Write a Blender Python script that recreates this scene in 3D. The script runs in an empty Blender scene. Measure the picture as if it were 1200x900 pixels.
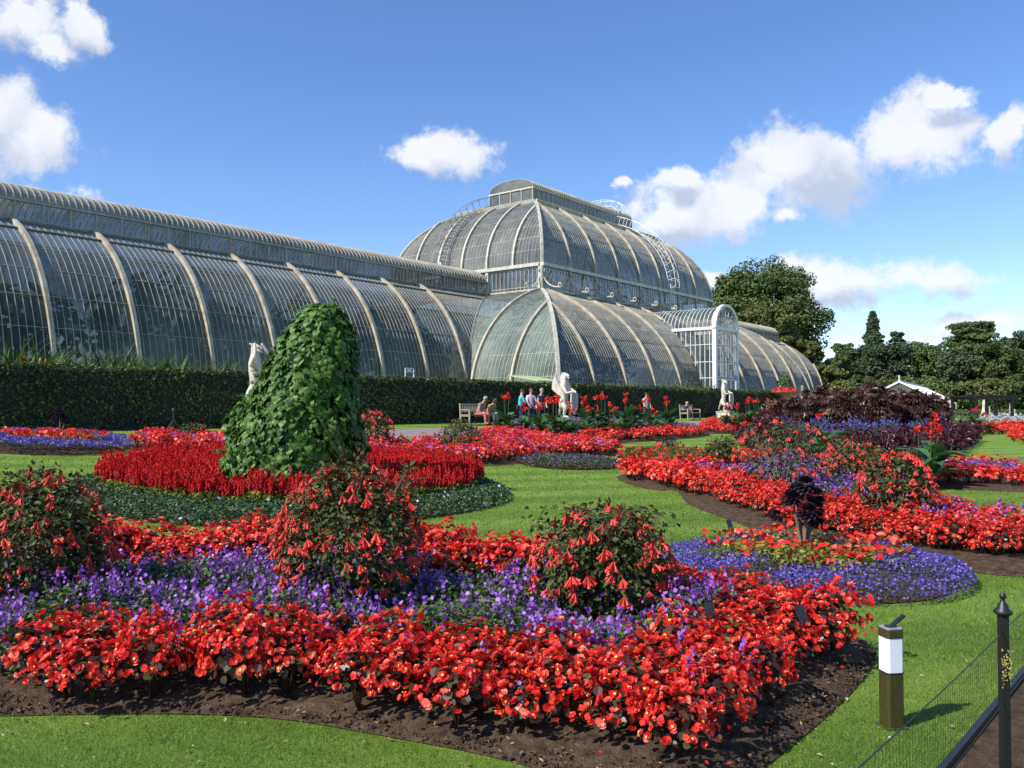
import bpy, math, random
import numpy as np
from mathutils import Vector, Matrix
from mathutils.geometry import delaunay_2d_cdt
rng = np.random.default_rng(11)
random.seed(7)
PI = math.pi
scene = bpy.context.scene
COL = scene.collection
A = np.array([]) 
# ---------------------------------------------------------------- terrain and placement helpers
EYE = 1.65; PITCH = math.atan(27/1000.0)
TH = math.radians(38.5)
AU = np.array([math.sin(TH), math.cos(TH)])          # along the glasshouse
NW = np.array([math.cos(TH), -math.sin(TH)])         # out of its front
SK = [-400, 7, 12, 16, 20.5, 23.6, 26, 28, 34, 400]
GK = [0, 0, .12, .33, .62, .84, 1.0, 1.06, 1.1, 1.1]
def sval(x, y): return -(x*NW[0] + y*NW[1])
def g(x, y): return np.interp(sval(x, y), SK, GK)
def us(u, s, dz=0.0):
    """point at distance u along the house direction and s in front of it (from the viewpoint)"""
    x = u*AU[0] - s*NW[0]; y = u*AU[1] - s*NW[1]
    return np.array([x, y, float(g(x, y)) + dz])
def ray(px, py):
    a = (px-600)/1000.0; b = (450-py)/1000.0
    c, s = math.cos(PITCH), math.sin(PITCH)
    return np.array([a, c - b*s, s + b*c])
def gp(px, py):
    """ground point seen at that place of the photograph"""
    d = ray(px, py); t = 1.0
    while t < 400:
        if EYE + d[2]*t < g(d[0]*t, d[1]*t): break
        t *= 1.02
    lo, hi = t/1.02, t
    for _ in range(30):
        m = (lo+hi)/2
        if EYE + d[2]*m < g(d[0]*m, d[1]*m): hi = m
        else: lo = m
    return np.array([d[0]*hi, d[1]*hi, float(g(d[0]*hi, d[1]*hi))])
def gx(px, Y):
    """ground point at depth Y in the direction of column px"""
    x = (px-600)/1000.0*Y
    return np.array([x, Y, float(g(x, Y))])
def gs(px, s):
    k = -( (px-600)/1000.0*NW[0] + NW[1])
    return gx(px, s/k)
def poly(pts): return np.array([gp(*p)[:2] for p in pts])
def inside(P, pts):
    x, y = pts[:, 0], pts[:, 1]; r = np.zeros(len(pts), bool)
    n = len(P)
    for i in range(n):
        x1, y1 = P[i]; x2, y2 = P[(i+1) % n]
        if y1 == y2: continue
        c = ((y1 > y) != (y2 > y)) & (x < (x2-x1)*(y-y1)/(y2-y1)+x1)
        r ^= c
    return r
def edge_dist(P, pts, closed=True):
    d = np.full(len(pts), 1e9); n = len(P)
    for i in range(n if closed else n-1):
        a = P[i]; b = P[(i+1) % n]; ab = b-a
        t = np.clip(((pts-a)@ab)/(ab@ab+1e-12), 0, 1)
        d = np.minimum(d, np.linalg.norm(pts-(a+t[:, None]*ab), axis=1))
    return d
def smooth_poly(P, step=.25, it=2, closed=True):
    P = np.array(P)
    for _ in range(it):                                 # Chaikin corner cutting
        Q = []
        n = len(P)
        for i in range(n):
            a = P[i]; b = P[(i+1) % n]
            Q += [a*.75+b*.25, a*.25+b*.75]
        P = np.array(Q)
    return P
def jitter_grid(P, sp, jit=.35, r=rng):
    lo = P.min(0); hi = P.max(0)
    nx = int((hi[0]-lo[0])/sp)+2; ny = int((hi[1]-lo[1])/(sp*.87))+2
    X, Y = np.meshgrid(np.arange(nx), np.arange(ny))
    q = np.stack([lo[0]+(X+.5*(Y % 2))*sp, lo[1]+Y*sp*.87], -1).reshape(-1, 2)
    q = q + r.uniform(-jit, jit, q.shape)*sp
    return q[inside(P, q)]
def rand_in(P, dens, r=rng):
    lo = P.min(0); hi = P.max(0)
    n = int((hi-lo).prod()*dens)
    q = r.uniform(lo, hi, (n, 2))
    return q[inside(P, q)]
def lift(q, h=0.0):
    return np.column_stack([q, g(q[:, 0], q[:, 1]) + h])
def in_view(q, m=80):
    px = q[:, 0]/np.maximum(q[:, 1], .01)*1000+600
    return (q[:, 1] > 1.5) & (px > -m) & (px < 1200+m)

# ---------------------------------------------------------------- materials
MATS = {}
def newmat(name):
    m = bpy.data.materials.new(name); m.use_nodes = True
    nt = m.node_tree; nt.nodes.clear(); MATS[name] = m
    return m, nt
def N(nt, t, **kw):
    n = nt.nodes.new(t)
    for k, v in kw.items():
        if k in n.inputs.keys() if isinstance(k, str) else False: n.inputs[k].default_value = v
        else: setattr(n, k, v)
    return n
def L(nt, a, b): nt.links.new(a, b)
def ramp(nt, fac, stops):
    r = nt.nodes.new('ShaderNodeValToRGB'); e = r.color_ramp.elements
    while len(e) < len(stops): e.new(.5)
    for i, (p, c) in enumerate(stops): e[i].position = p; e[i].color = (*c, 1)
    L(nt, fac, r.inputs[0]); return r.outputs[0]
def noise(nt, scale, detail=4, rough=.55, vec=None, dist=0):
    n = nt.nodes.new('ShaderNodeTexNoise'); n.inputs['Scale'].default_value = scale
    n.inputs['Detail'].default_value = detail; n.inputs['Roughness'].default_value = rough
    n.inputs['Distortion'].default_value = dist
    if vec is not None: L(nt, vec, n.inputs['Vector'])
    return n.outputs['Fac']
def coords(nt, kind='Object', scale=(1, 1, 1), rot=0):
    tc = nt.nodes.new('ShaderNodeTexCoord'); mp = nt.nodes.new('ShaderNodeMapping')
    mp.inputs['Scale'].default_value = scale; mp.inputs['Rotation'].default_value = (0, 0, rot)
    L(nt, tc.outputs[kind], mp.inputs['Vector']); return mp.outputs[0]
def plain(name, c1, c2=None, scale=8, rough=.6, metal=0, bump=0, spec=.5):
    """two-tone noise material for solid things"""
    m, nt = newmat(name)
    o = N(nt, 'ShaderNodeOutputMaterial'); p = N(nt, 'ShaderNodeBsdfPrincipled')
    p.inputs['Roughness'].default_value = rough; p.inputs['Metallic'].default_value = metal
    p.inputs['Specular IOR Level'].default_value = spec
    c2 = c2 or tuple(v*.75 for v in c1)
    v = coords(nt); f = noise(nt, scale, 6, .6, v)
    L(nt, ramp(nt, f, [(.3, c2), (.7, c1)]), p.inputs['Base Color'])
    if bump:
        b = N(nt, 'ShaderNodeBump'); b.inputs['Strength'].default_value = bump; b.inputs['Distance'].default_value = .02
        L(nt, noise(nt, scale*4, 6, .6, v), b.inputs['Height']); L(nt, b.outputs[0], p.inputs['Normal'])
    L(nt, p.outputs[0], o.inputs[0]); return m
def leafmat(name, stops, rough=.45, trans=.25, tcol=None, objvar=.15, spec=.4):
    """thin leaf or petal: the colour runs along the per-leaf tint attribute"""
    m, nt = newmat(name)
    o = N(nt, 'ShaderNodeOutputMaterial'); p = N(nt, 'ShaderNodeBsdfPrincipled')
    p.inputs['Roughness'].default_value = rough; p.inputs['Specular IOR Level'].default_value = spec
    at = N(nt, 'ShaderNodeAttribute', attribute_name='tint')
    oi = N(nt, 'ShaderNodeObjectInfo')
    mm = N(nt, 'ShaderNodeMath', operation='MULTIPLY_ADD'); L(nt, oi.outputs['Random'], mm.inputs[0])
    mm.inputs[1].default_value = objvar; mm.inputs[2].default_value = -objvar/2
    ad = N(nt, 'ShaderNodeMath', operation='ADD', use_clamp=True); L(nt, at.outputs['Fac'], ad.inputs[0]); L(nt, mm.outputs[0], ad.inputs[1])
    c = ramp(nt, ad.outputs[0], stops)
    L(nt, c, p.inputs['Base Color'])
    if trans:
        t = N(nt, 'ShaderNodeBsdfTranslucent'); mx = N(nt, 'ShaderNodeMixShader'); mx.inputs[0].default_value = trans
        if tcol:
            mc = N(nt, 'ShaderNodeMix', data_type='RGBA', blend_type='MULTIPLY'); mc.inputs[0].default_value = 1
            L(nt, c, mc.inputs[6]); mc.inputs[7].default_value = (*tcol, 1); L(nt, mc.outputs[2], t.inputs[0])
        else: L(nt, c, t.inputs[0])
        L(nt, p.outputs[0], mx.inputs[1]); L(nt, t.outputs[0], mx.inputs[2]); L(nt, mx.outputs[0], o.inputs[0])
    else: L(nt, p.outputs[0], o.inputs[0])
    return m

# ---------------------------------------------------------------- mesh builder
class MB:
    def __init__(s): s.V = []; s.F = {}; s.n = 0; s.T = []
    def add(s, V, F, mat=0, tint=None, smooth=False):
        """V (m,k,3) instances of a template with local faces F (list of equal length tuples)"""
        V = np.asarray(V, float)
        if V.ndim == 2: V = V[None]
        m, k = V.shape[:2]
        if m == 0: return s
        s.V.append(V.reshape(-1, 3))
        if tint is None: tint = np.full(m, .5)
        tint = np.asarray(tint, float)
        s.T.append(np.repeat(tint, k) if tint.ndim == 1 and len(tint) == m else tint.reshape(-1))
        by = {}
        for f in F: by.setdefault(len(f), []).append(f)
        off = s.n + np.arange(m)*k
        for kk, ff in by.items():
            fa = (off[:, None, None] + np.asarray(ff)[None]).reshape(-1, kk)
            s.F.setdefault((kk, mat, smooth), []).append(fa)
        s.n += m*k; return s
    def box(s, c, d, rz=0, mat=0, M=None, tint=.5, taper=1.0):
        x, y, z = np.array(d)/2.0
        v = np.array([[-x, -y, -z], [x, -y, -z], [x, y, -z], [-x, y, -z], [-x*taper, -y*taper, z], [x*taper, -y*taper, z], [x*taper, y*taper, z], [-x*taper, y*taper, z]])
        if M is not None: v = v@np.array(M).T
        if rz: cc, ss = math.cos(rz), math.sin(rz); v = v@np.array([[cc, ss, 0], [-ss, cc, 0], [0, 0, 1]])
        return s.add(v+np.array(c), [(0, 3, 2, 1), (4, 5, 6, 7), (0, 1, 5, 4), (1, 2, 6, 5), (2, 3, 7, 6), (3, 0, 4, 7)], mat, [tint])
    def bar(s, a, b, w, d=None, mat=0, up=(0, 0, 1)):
        """square bar from a to b"""
        a = np.array(a, float); b = np.array(b, float); d = d or w
        t = b-a; l = np.linalg.norm(t)
        if l < 1e-6: return s
        t /= l; up = np.array(up, float)
        if abs(t@up) > .95: up = np.array([1., 0, 0])
        x = np.cross(t, up); x /= np.linalg.norm(x); y = np.cross(x, t)
        M = np.column_stack([x, y, t])
        return s.box((a+b)/2, (w, d, l), 0, mat, M)
    def tube(s, pts, rad, n=8, mat=0, cap=True, smooth=True, tint=.5):
        pts = np.array(pts, float); k = len(pts)
        rad = np.broadcast_to(np.array(rad, float), (k,))
        V = []
        ref = np.array([.13, .27, .95])
        for i in range(k):
            t = pts[min(i+1, k-1)]-pts[max(i-1, 0)]; t = t/(np.linalg.norm(t)+1e-9)
            x = np.cross(ref, t)
            if np.linalg.norm(x) < .2: x = np.cross((1, .1, 0), t)
            x /= np.linalg.norm(x); y = np.cross(t, x)
            a = np.arange(n)/n*2*PI
            V.append(pts[i]+rad[i]*(np.cos(a)[:, None]*x+np.sin(a)[:, None]*y))
        V = np.concatenate(V)
        F = [(i*n+j, i*n+(j+1) % n, (i+1)*n+(j+1) % n, (i+1)*n+j) for i in range(k-1) for j in range(n)]
        s.add(V, F, mat, [tint], smooth)
        if cap: s.add(V, [tuple(range(n))[::-1], tuple(range((k-1)*n, k*n))], mat, [tint])
        return s
    def lathe(s, c, prof, n=16, mat=0, sx=1, sy=1, smooth=True, tint=.5):
        V = []
        for r, z in prof:
            a = np.arange(n)/n*2*PI
            V.append(np.column_stack([c[0]+r*sx*np.cos(a), c[1]+r*sy*np.sin(a), np.full(n, c[2]+z)]))
        V = np.concatenate(V); k = len(prof)
        F = [(i*n+j, i*n+(j+1) % n, (i+1)*n+(j+1) % n, (i+1)*n+j) for i in range(k-1) for j in range(n)]
        s.add(V, F, mat, [tint], smooth)
        s.add(V, [tuple(range(n))[::-1], tuple(range((k-1)*n, k*n))], mat, [tint]); return s
    def sweep(s, P, X, Nn, w, d, mat=0):
        """box section along P (k,3): X sideways direction, Nn (k,3) outward; sits from 0 to d outward"""
        P = np.asarray(P); k = len(P); X = np.broadcast_to(np.asarray(X, float), P.shape)
        V = np.stack([P-X*w/2, P+X*w/2, P+X*w/2+Nn*d, P-X*w/2+Nn*d], 1).reshape(-1, 3)
        F = [(i*4+j, i*4+(j+1) % 4, i*4+4+(j+1) % 4, i*4+4+j) for i in range(k-1) for j in range(4)] + [(3, 2, 1, 0), (k*4-4, k*4-3, k*4-2, k*4-1)]
        return s.add(V, F, mat)
    def mesh(s, name, mats):
        me = bpy.data.meshes.new(name)
        V = np.concatenate(s.V) if s.V else np.zeros((0, 3))
        me.vertices.add(len(V)); me.vertices.foreach_set('co', V.astype(np.float32).ravel())
        li = []; ls = []; mi = []; sm = []; c = 0
        for (k, mat, smth), fs in s.F.items():
            fa = np.concatenate(fs); li.append(fa.ravel()); ls.append(c+np.arange(len(fa))*k); c += fa.size
            mi.append(np.full(len(fa), mat)); sm.append(np.full(len(fa), smth))
        if li:
            li = np.concatenate(li); ls = np.concatenate(ls)
            me.loops.add(len(li)); me.loops.foreach_set('vertex_index', li.astype(np.int32))
            me.polygons.add(len(ls)); me.polygons.foreach_set('loop_start', ls.astype(np.int32))
            me.polygons.foreach_set('material_index', np.concatenate(mi).astype(np.int32))
            me.polygons.foreach_set('use_smooth', np.concatenate(sm))
        me.update(calc_edges=True)
        at = me.attributes.new('tint', 'FLOAT', 'POINT')
        at.data.foreach_set('value', np.concatenate(s.T).astype(np.float32))
        for m in (mats if isinstance(mats, (list, tuple)) else [mats]): me.materials.append(m)
        return me
    def build(s, name, mats, parent=None, loc=None, **tags):
        o = bpy.data.objects.new(name, s.mesh(name, mats)); COL.objects.link(o)
        if parent is not None: o.parent = parent
        if loc is not None: o.location = loc
        tag(o, **tags); return o
def tag(o, label=None, cat=None, group=None, kind=None):
    if label: o['label'] = label
    if cat: o['category'] = cat
    if group: o['group'] = group
    if kind: o['kind'] = kind
    return o
def empty(name, loc=(0, 0, 0), rz=0, **tags):
    o = bpy.data.objects.new(name, None); COL.objects.link(o)
    o.location = [float(v) for v in loc]; o.rotation_euler = (0, 0, rz); o.empty_display_size = .2
    return tag(o, **tags)
def dup(root, loc=None, rz=None, sc=None, parent=None, **tags):
    c = root.copy(); COL.objects.link(c)
    if parent is not None: c.parent = parent
    if loc is not None: c.location = [float(v) for v in loc]
    if rz is not None: c.rotation_euler = (0, 0, rz)
    if sc is not None: c.scale = (sc, sc, sc) if not hasattr(sc, '__len__') else sc
    for ch in root.children: dup(ch, parent=c)
    return tag(c, **tags)
def unit(v): return v/(np.linalg.norm(v, axis=-1, keepdims=True)+1e-9)
def frames(nrm, r=rng, tip=None, tipmix=0.0):
    """random frame with z along nrm; the leaf runs along y; tip biases the y direction"""
    n = unit(np.asarray(nrm, float)); t = r.normal(size=n.shape)
    if tip is not None: t = unit(t)*(1-tipmix)+np.asarray(tip)*tipmix
    x = unit(np.cross(t, n)); y = np.cross(n, x)
    return x, y, n
def inst(T, pos, fr, sc):
    x, y, z = fr; T = np.asarray(T); sc = np.broadcast_to(np.asarray(sc, float), (len(pos),))
    return pos[:, None]+sc[:, None, None]*(T[None, :, 0, None]*x[:, None]+T[None, :, 1, None]*y[:, None]+T[None, :, 2, None]*z[:, None])
# leaf templates, length 1 along y
LEAF = (np.array([[0, 0, 0], [.32, .45, .1], [0, 1, -.05], [-.32, .45, .1]]), [(0, 1, 2, 3)])
LONG = (np.array([[0, 0, 0], [.14, .45, .05], [0, 1, -.1], [-.14, .45, .05]]), [(0, 1, 2, 3)])
ROUND = (np.array([[0, 0, 0], [.38, .2, .06], [.42, .6, .04], [0, 1, -.08], [-.42, .6, .04], [-.38, .2, .06]]), [(0, 1, 2, 3), (0, 3, 4, 5)])
def petals(n, r0=.5, cup=.25, w=.42):
    V = []; F = []
    for i in range(n):
        a = i/n*2*PI; c, s = math.cos(a), math.sin(a)
        for (x, y, z) in ((0, .02, 0), (w*r0*1.5, .6*r0, cup*.3), (0.0, r0*1.05, cup*.5), (-w*r0*1.5, .6*r0, cup*.3)):
            V.append((x*c-y*s, x*s+y*c, z))
        F.append((4*i, 4*i+1, 4*i+2, 4*i+3))
    return np.array(V), F
FLOWER4 = petals(4, .5, .25, .55); FLOWER5 = petals(5, .5, .15, .4)
QUADF = (np.array([[-.5, -.4, 0], [.45, -.5, .08], [.5, .45, 0], [-.42, .5, .1]]), [(0, 1, 2, 3)])

# ---------------------------------------------------------------- camera, world, sun
cam = bpy.data.cameras.new('camera'); cam.lens = 30; cam.sensor_width = 36; cam.clip_end = 5000; cam.clip_start = .05
co = bpy.data.objects.new('camera', cam); COL.objects.link(co); co.location = (0, 0, EYE); co.rotation_euler = (PI/2+PITCH, 0, 0); scene.camera = co
scene.view_settings.view_transform = 'Standard'; scene.view_settings.look = 'None'; scene.view_settings.exposure = .42; scene.view_settings.gamma = 1
SUN = np.array([-.80, -.50, 0]); SUN = SUN/np.linalg.norm(SUN); EL = math.radians(43)
sd = Vector((SUN[0]*math.cos(EL), SUN[1]*math.cos(EL), math.sin(EL)))
sl = bpy.data.lights.new('sun', 'SUN'); sl.energy = 4.6; sl.angle = math.radians(.5); sl.color = (1, .95, .87)
so = bpy.data.objects.new('sun', sl); COL.objects.link(so); so.rotation_euler = (-sd).to_track_quat('-Z', 'Y').to_euler(); so.location = (-20, -20, 40)
W = bpy.data.worlds.new('World'); scene.world = W; W.use_nodes = True; nt = W.node_tree; nt.nodes.clear()
sky = N(nt, 'ShaderNodeTexSky', sky_type='NISHITA', sun_disc=False); sky.sun_elevation = EL; sky.sun_rotation = math.atan2(SUN[0], SUN[1]) % (2*PI)
sky.air_density = 1.0; sky.dust_density = .05; sky.ozone_density = 2.6
tc = N(nt, 'ShaderNodeTexCoord'); sep = N(nt, 'ShaderNodeSeparateXYZ'); L(nt, tc.outputs['Generated'], sep.inputs[0])
def M2(op, a, b=None, c=None, clamp=False):
    n = N(nt, 'ShaderNodeMath', operation=op, use_clamp=clamp)
    for i, v in enumerate((a, b, c)):
        if v is None: continue
        if isinstance(v, (int, float)): n.inputs[i].default_value = v
        else: L(nt, v, n.inputs[i])
    return n.outputs[0]
az = M2('ARCTAN2', sep.outputs[0], sep.outputs[1]); el = M2('ARCSINE', sep.outputs[2])
nz1 = N(nt, 'ShaderNodeTexNoise'); nz1.inputs['Scale'].default_value = 9; nz1.inputs['Detail'].default_value = 8; nz1.inputs['Roughness'].default_value = .62
L(nt, tc.outputs['Generated'], nz1.inputs['Vector'])
nz2 = N(nt, 'ShaderNodeTexNoise'); nz2.inputs['Scale'].default_value = 13; nz2.inputs['Detail'].default_value = 12; nz2.inputs['Roughness'].default_value = .68
L(nt, tc.outputs['Generated'], nz2.inputs['Vector'])
sc_ = N(nt, 'ShaderNodeSeparateColor'); L(nt, nz1.outputs['Color'], sc_.inputs[0])
azw = M2('ADD', az, M2('MULTIPLY', M2('SUBTRACT', sc_.outputs[0], .5), .10))
elw = M2('ADD', el, M2('MULTIPLY', M2('SUBTRACT', sc_.outputs[1], .5), .07))
CL = [(8, 30, 66, 46), (50, 62, 44, 24), (92, 34, 38, 34), (30, 158, 84, 52), (0, 130, 40, 60), (66, 224, 50, 15), (10, 235, 60, 22),
      (497, 190, 96, 36), (790, 252, 76, 42), (868, 244, 94, 54), (800, 212, 32, 20), (950, 195, 116, 60), (1050, 168, 112, 58), (1110, 112, 50, 13), (930, 252, 32, 14), (1190, 155, 28, 45),
      (1085, 326, 132, 34), (985, 333, 98, 34), (925, 312, 34, 20), (1150, 378, 84, 20), (832, 326, 22, 12), (725, 213, 16, 8)]
def cloudfield(azs, els):
    out = None
    for (px, py, rx, ry) in CL:
        d = ray(px, py); a0 = math.atan2(d[0], d[1]); e0 = math.atan2(d[2], math.hypot(d[0], d[1]))
        cs = math.cos(a0)**2
        X = M2('MULTIPLY', M2('SUBTRACT', azs, a0), 1000/(rx*cs)); Y = M2('MULTIPLY', M2('SUBTRACT', els, e0), 1000/ry/ max(.7, math.cos(a0)))
        q = M2('SUBTRACT', 1.0, M2('SQRT', M2('ADD', M2('MULTIPLY', X, X), M2('MULTIPLY', Y, Y))))
        out = q if out is None else M2('SMOOTH_MAX', out, q, .25)
    return out
f = cloudfield(azw, elw)
den = M2('ADD', f, M2('MULTIPLY', M2('SUBTRACT', nz2.outputs['Fac'], .5), 2.9))
mr = N(nt, 'ShaderNodeMapRange', interpolation_type='SMOOTHSTEP'); L(nt, den, mr.inputs[0]); mr.inputs[1].default_value = .0; mr.inputs[2].default_value = .62
# the underside of a cloud sees less light: compare the field a little higher up
mp_ = N(nt, 'ShaderNodeMapping'); mp_.inputs['Location'].default_value = (.012, .008, -.022); L(nt, tc.outputs['Generated'], mp_.inputs['Vector'])
nz3 = N(nt, 'ShaderNodeTexNoise'); nz3.inputs['Scale'].default_value = 13; nz3.inputs['Detail'].default_value = 10; L(nt, mp_.outputs[0], nz3.inputs['Vector'])
f2 = cloudfield(azw, M2('ADD', elw, .022))
und = M2('SUBTRACT', f2, f); und = M2('ADD', M2('MULTIPLY', und, 1.1), M2('MULTIPLY', M2('SUBTRACT', nz3.outputs['Fac'], .5), 2.2))
cc_ = ramp(nt, M2('ADD', M2('MULTIPLY', und, .8), .42, clamp=True), [(.15, (5.9, 6.0, 6.2)), (.45, (5.0, 5.2, 5.7)), (.8, (3.4, 3.8, 4.6))])
hm = N(nt, 'ShaderNodeHueSaturation'); hm.inputs['Saturation'].default_value = 1.15; hm.inputs['Value'].default_value = 1.0; L(nt, sky.outputs[0], hm.inputs['Color'])
mx = N(nt, 'ShaderNodeMix', data_type='RGBA'); L(nt, M2('MULTIPLY', mr.outputs[0], .92), mx.inputs[0]); ti = N(nt, 'ShaderNodeMix', data_type='RGBA', blend_type='MULTIPLY'); ti.inputs[0].default_value = 1; L(nt, hm.outputs[0], ti.inputs[6]); ti.inputs[7].default_value = (1.0, 1.0, 1.15, 1); L(nt, ti.outputs[2], mx.inputs[6]); L(nt, cc_, mx.inputs[7])
bg = N(nt, 'ShaderNodeBackground'); bg.inputs[1].default_value = .125; L(nt, mx.outputs[2], bg.inputs[0])
wo = N(nt, 'ShaderNodeOutputWorld'); L(nt, bg.outputs[0], wo.inputs[0])
W.cycles.sampling_method = 'MANUAL'; W.cycles.sample_map_resolution = 1024
scene.cycles.max_bounces = 6; scene.cycles.diffuse_bounces = 2; scene.cycles.glossy_bounces = 2; scene.cycles.transparent_max_bounces = 8; scene.cycles.transmission_bounces = 2
scene.cycles.caustics_reflective = False; scene.cycles.caustics_refractive = False

# ---------------------------------------------------------------- base materials
def lawnmat():
    m, nt = newmat('lawn_grass')
    o = N(nt, 'ShaderNodeOutputMaterial'); p = N(nt, 'ShaderNodeBsdfPrincipled'); p.inputs['Roughness'].default_value = .75; p.inputs['Specular IOR Level'].default_value = .2
    v = coords(nt, 'Object')
    big = noise(nt, .6, 4, .6, v, .6); fine = noise(nt, 55, 5, .75, v); mid = noise(nt, 4.5, 5, .65, v)
    # mowing stripes run along the house
    st = N(nt, 'ShaderNodeTexWave', wave_type='BANDS', bands_direction='X'); st.inputs['Scale'].default_value = .21; st.inputs['Distortion'].default_value = .9; st.inputs['Detail'].default_value = 1
    L(nt, coords(nt, 'Object', rot=TH+.5), st.inputs['Vector'])
    def mm(op, a, b, cl=False):
        n = N(nt, 'ShaderNodeMath', operation=op, use_clamp=cl)
        for i, x in enumerate((a, b)):
            if isinstance(x, (int, float)): n.inputs[i].default_value = x
            else: L(nt, x, n.inputs[i])
        return n.outputs[0]
    s = mm('ADD', mm('MULTIPLY', big, .35), mm('ADD', mm('MULTIPLY', fine, .62), mm('ADD', mm('MULTIPLY', mid, .42), mm('MULTIPLY', st.outputs['Fac'], .17))))
    s = mm('SUBTRACT', s, .27)
    c = ramp(nt, s, [(.25, (.075, .135, .014)), (.5, (.165, .27, .030)), (.75, (.29, .38, .065))])
    L(nt, c, p.inputs['Base Color'])
    b = N(nt, 'ShaderNodeBump'); b.inputs['Strength'].default_value = .8; b.inputs['Distance'].default_value = .03
    L(nt, noise(nt, 90, 4, .8, v), b.inputs['Height']); L(nt, b.outputs[0], p.inputs['Normal'])
    L(nt, p.outputs[0], o.inputs[0]); return m
m_lawn = lawnmat()
m_soil = plain('soil', (.13, .088, .058), (.035, .022, .014), 14, .95, bump=1.0, spec=.1)
m_soil2 = plain('dry_soil', (.13, .085, .05), (.04, .026, .016), 9, .95, bump=.8, spec=.1)
m_path = plain('path_gravel', (.30, .26, .24), (.20, .17, .16), 6, .9, bump=.3, spec=.2)
m_cream = plain('cream_paint', (.68, .65, .56), (.42, .37, .28), 3, .5)
m_bar = plain('glazing_bar_paint', (.52, .485, .39), (.27, .25, .20), 1.2, .5)
m_white = plain('white_paint', (.78, .78, .76), (.66, .66, .64), 3, .45)
m_stone = plain('portland_stone', (.72, .67, .57), (.42, .37, .29), 7, .8, bump=.5)
m_black = plain('black_iron', (.018, .018, .018), (.01, .01, .01), 20, .45)
m_wood = plain('weathered_wood', (.46, .38, .27), (.30, .24, .17), 12, .7)

# ---------------------------------------------------------------- ground
def ground():
    mb = MB(); ss = [-1500, -60, -20, -5, 2, 7, 9, 12, 14, 16, 18, 20.5, 22, 23.6, 24.8, 26, 27, 28, 34, 60, 150, 2500]
    uu = [-1500, -100, -30, -10, 0, 10, 20, 30, 45, 60, 90, 140, 250, 600, 3000]
    V = np.array([[us(u, s) for s in ss] for u in uu]).reshape(-1, 3); n = len(ss)
    V[:, 2] = g(V[:, 0], V[:, 1])
    F = [(i*n+j, (i+1)*n+j, (i+1)*n+j+1, i*n+j+1) for i in range(len(uu)-1) for j in range(n-1)]
    F = [f[::-1] for f in F]
    mb.add(V, F, smooth=False)
    return mb.build('lawn_ground', m_lawn, kind='structure')
ground()
def strip(name, s0, s1, mat, h, u0=-60, u1=300, **k):
    mb = MB(); ss = sorted(set([s0, s1]+[s for s in SK if s0 < s < s1]))
    V = np.array([[us(u, s, h) for s in ss] for u in (u0, u1)]).reshape(-1, 3); n = len(ss)
    mb.add(V, [(j+1, n+j+1, n+j, j)for j in range(n-1)])
    return mb.build(name, mat, **k)
strip('gravel_path', 20.6, 23.3, m_path, .008, kind='structure')
strip('hedge_border_soil', 25.2, 30.5, m_soil2, .012, kind='structure')
# ---------------------------------------------------------------- the glasshouse
D0 = 46.1; UC = 66.0
def glassmat(name, dirt_or_lit1, dirt_or_lit2, alpha):
    m, nt = newmat(name)
    o = N(nt, 'ShaderNodeOutputMaterial'); p = N(nt, 'ShaderNodeBsdfPrincipled')
    p.inputs['Specular IOR Level'].default_value = .42
    v = coords(nt, 'Object', (1, 1, 1)); f1 = noise(nt, .22, 3, .5, v, .2); f2 = noise(nt, 3.2, 4, .6, coords(nt, 'Object', (1, 1, .4)))
    # every pane weathers a little differently
    br = N(nt, 'ShaderNodeTexWhiteNoise', noise_dimensions='3D'); sn = N(nt, 'ShaderNodeVectorMath', operation='SNAP'); L(nt, coords(nt), sn.inputs[0]); sn.inputs[1].default_value = (.32, .32, .9); L(nt, sn.outputs[0], br.inputs['Vector'])
    a = N(nt, 'ShaderNodeMath', operation='MULTIPLY_ADD'); L(nt, br.outputs['Value'], a.inputs[0]); a.inputs[1].default_value = .12; L(nt, f1, a.inputs[2])
    b = N(nt, 'ShaderNodeMath', operation='MULTIPLY_ADD'); L(nt, f2, b.inputs[0]); b.inputs[1].default_value = .18; L(nt, a.outputs[0], b.inputs[2])
    L(nt, ramp(nt, b.outputs[0], [(.38, dirt_or_lit2), (.85, dirt_or_lit1)]), p.inputs['Base Color'])
    rr = N(nt, 'ShaderNodeMapRange'); L(nt, f2, rr.inputs[0]); rr.inputs[3].default_value = .14; rr.inputs[4].default_value = .42; L(nt, rr.outputs[0], p.inputs['Roughness'])
    bp = N(nt, 'ShaderNodeBump'); bp.inputs['Strength'].default_value = .25; bp.inputs['Distance'].default_value = .05; L(nt, br.outputs['Value'], bp.inputs['Height'])
    t = N(nt, 'ShaderNodeBsdfTransparent'); mx = N(nt, 'ShaderNodeMixShader')
    al = N(nt, 'ShaderNodeMapRange'); L(nt, b.outputs[0], al.inputs[0]); al.inputs[1].default_value = .45; al.inputs[2].default_value = 1.0; al.inputs[3].default_value = alpha-.2; al.inputs[4].default_value = min(1, alpha+.2)
    L(nt, al.outputs[0], mx.inputs[0])
    L(nt, t.outputs[0], mx.inputs[1]); L(nt, p.outputs[0], mx.inputs[2]); L(nt, mx.outputs[0], o.inputs[0]); return m
m_glass = glassmat('weathered_glass', (.15, .148, .108), (.034, .040, .033), .82)
m_glass2 = glassmat('hazy_dome_glass', (.23, .225, .19), (.07, .075, .065), .8)
m_glassg = glassmat('sunlit_tint_glass', (.25, .30, .25), (.09, .125, .105), .8)  # paler green puts the sunlight on the end faces into the glass colour
m_glass3 = glassmat('clear_glass', (.16, .19, .18), (.05, .065, .06), .45)
m_rust = plain('rusty_rib_paint', (.56, .51, .41), (.32, .25, .16), 1.6, .6)
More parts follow.
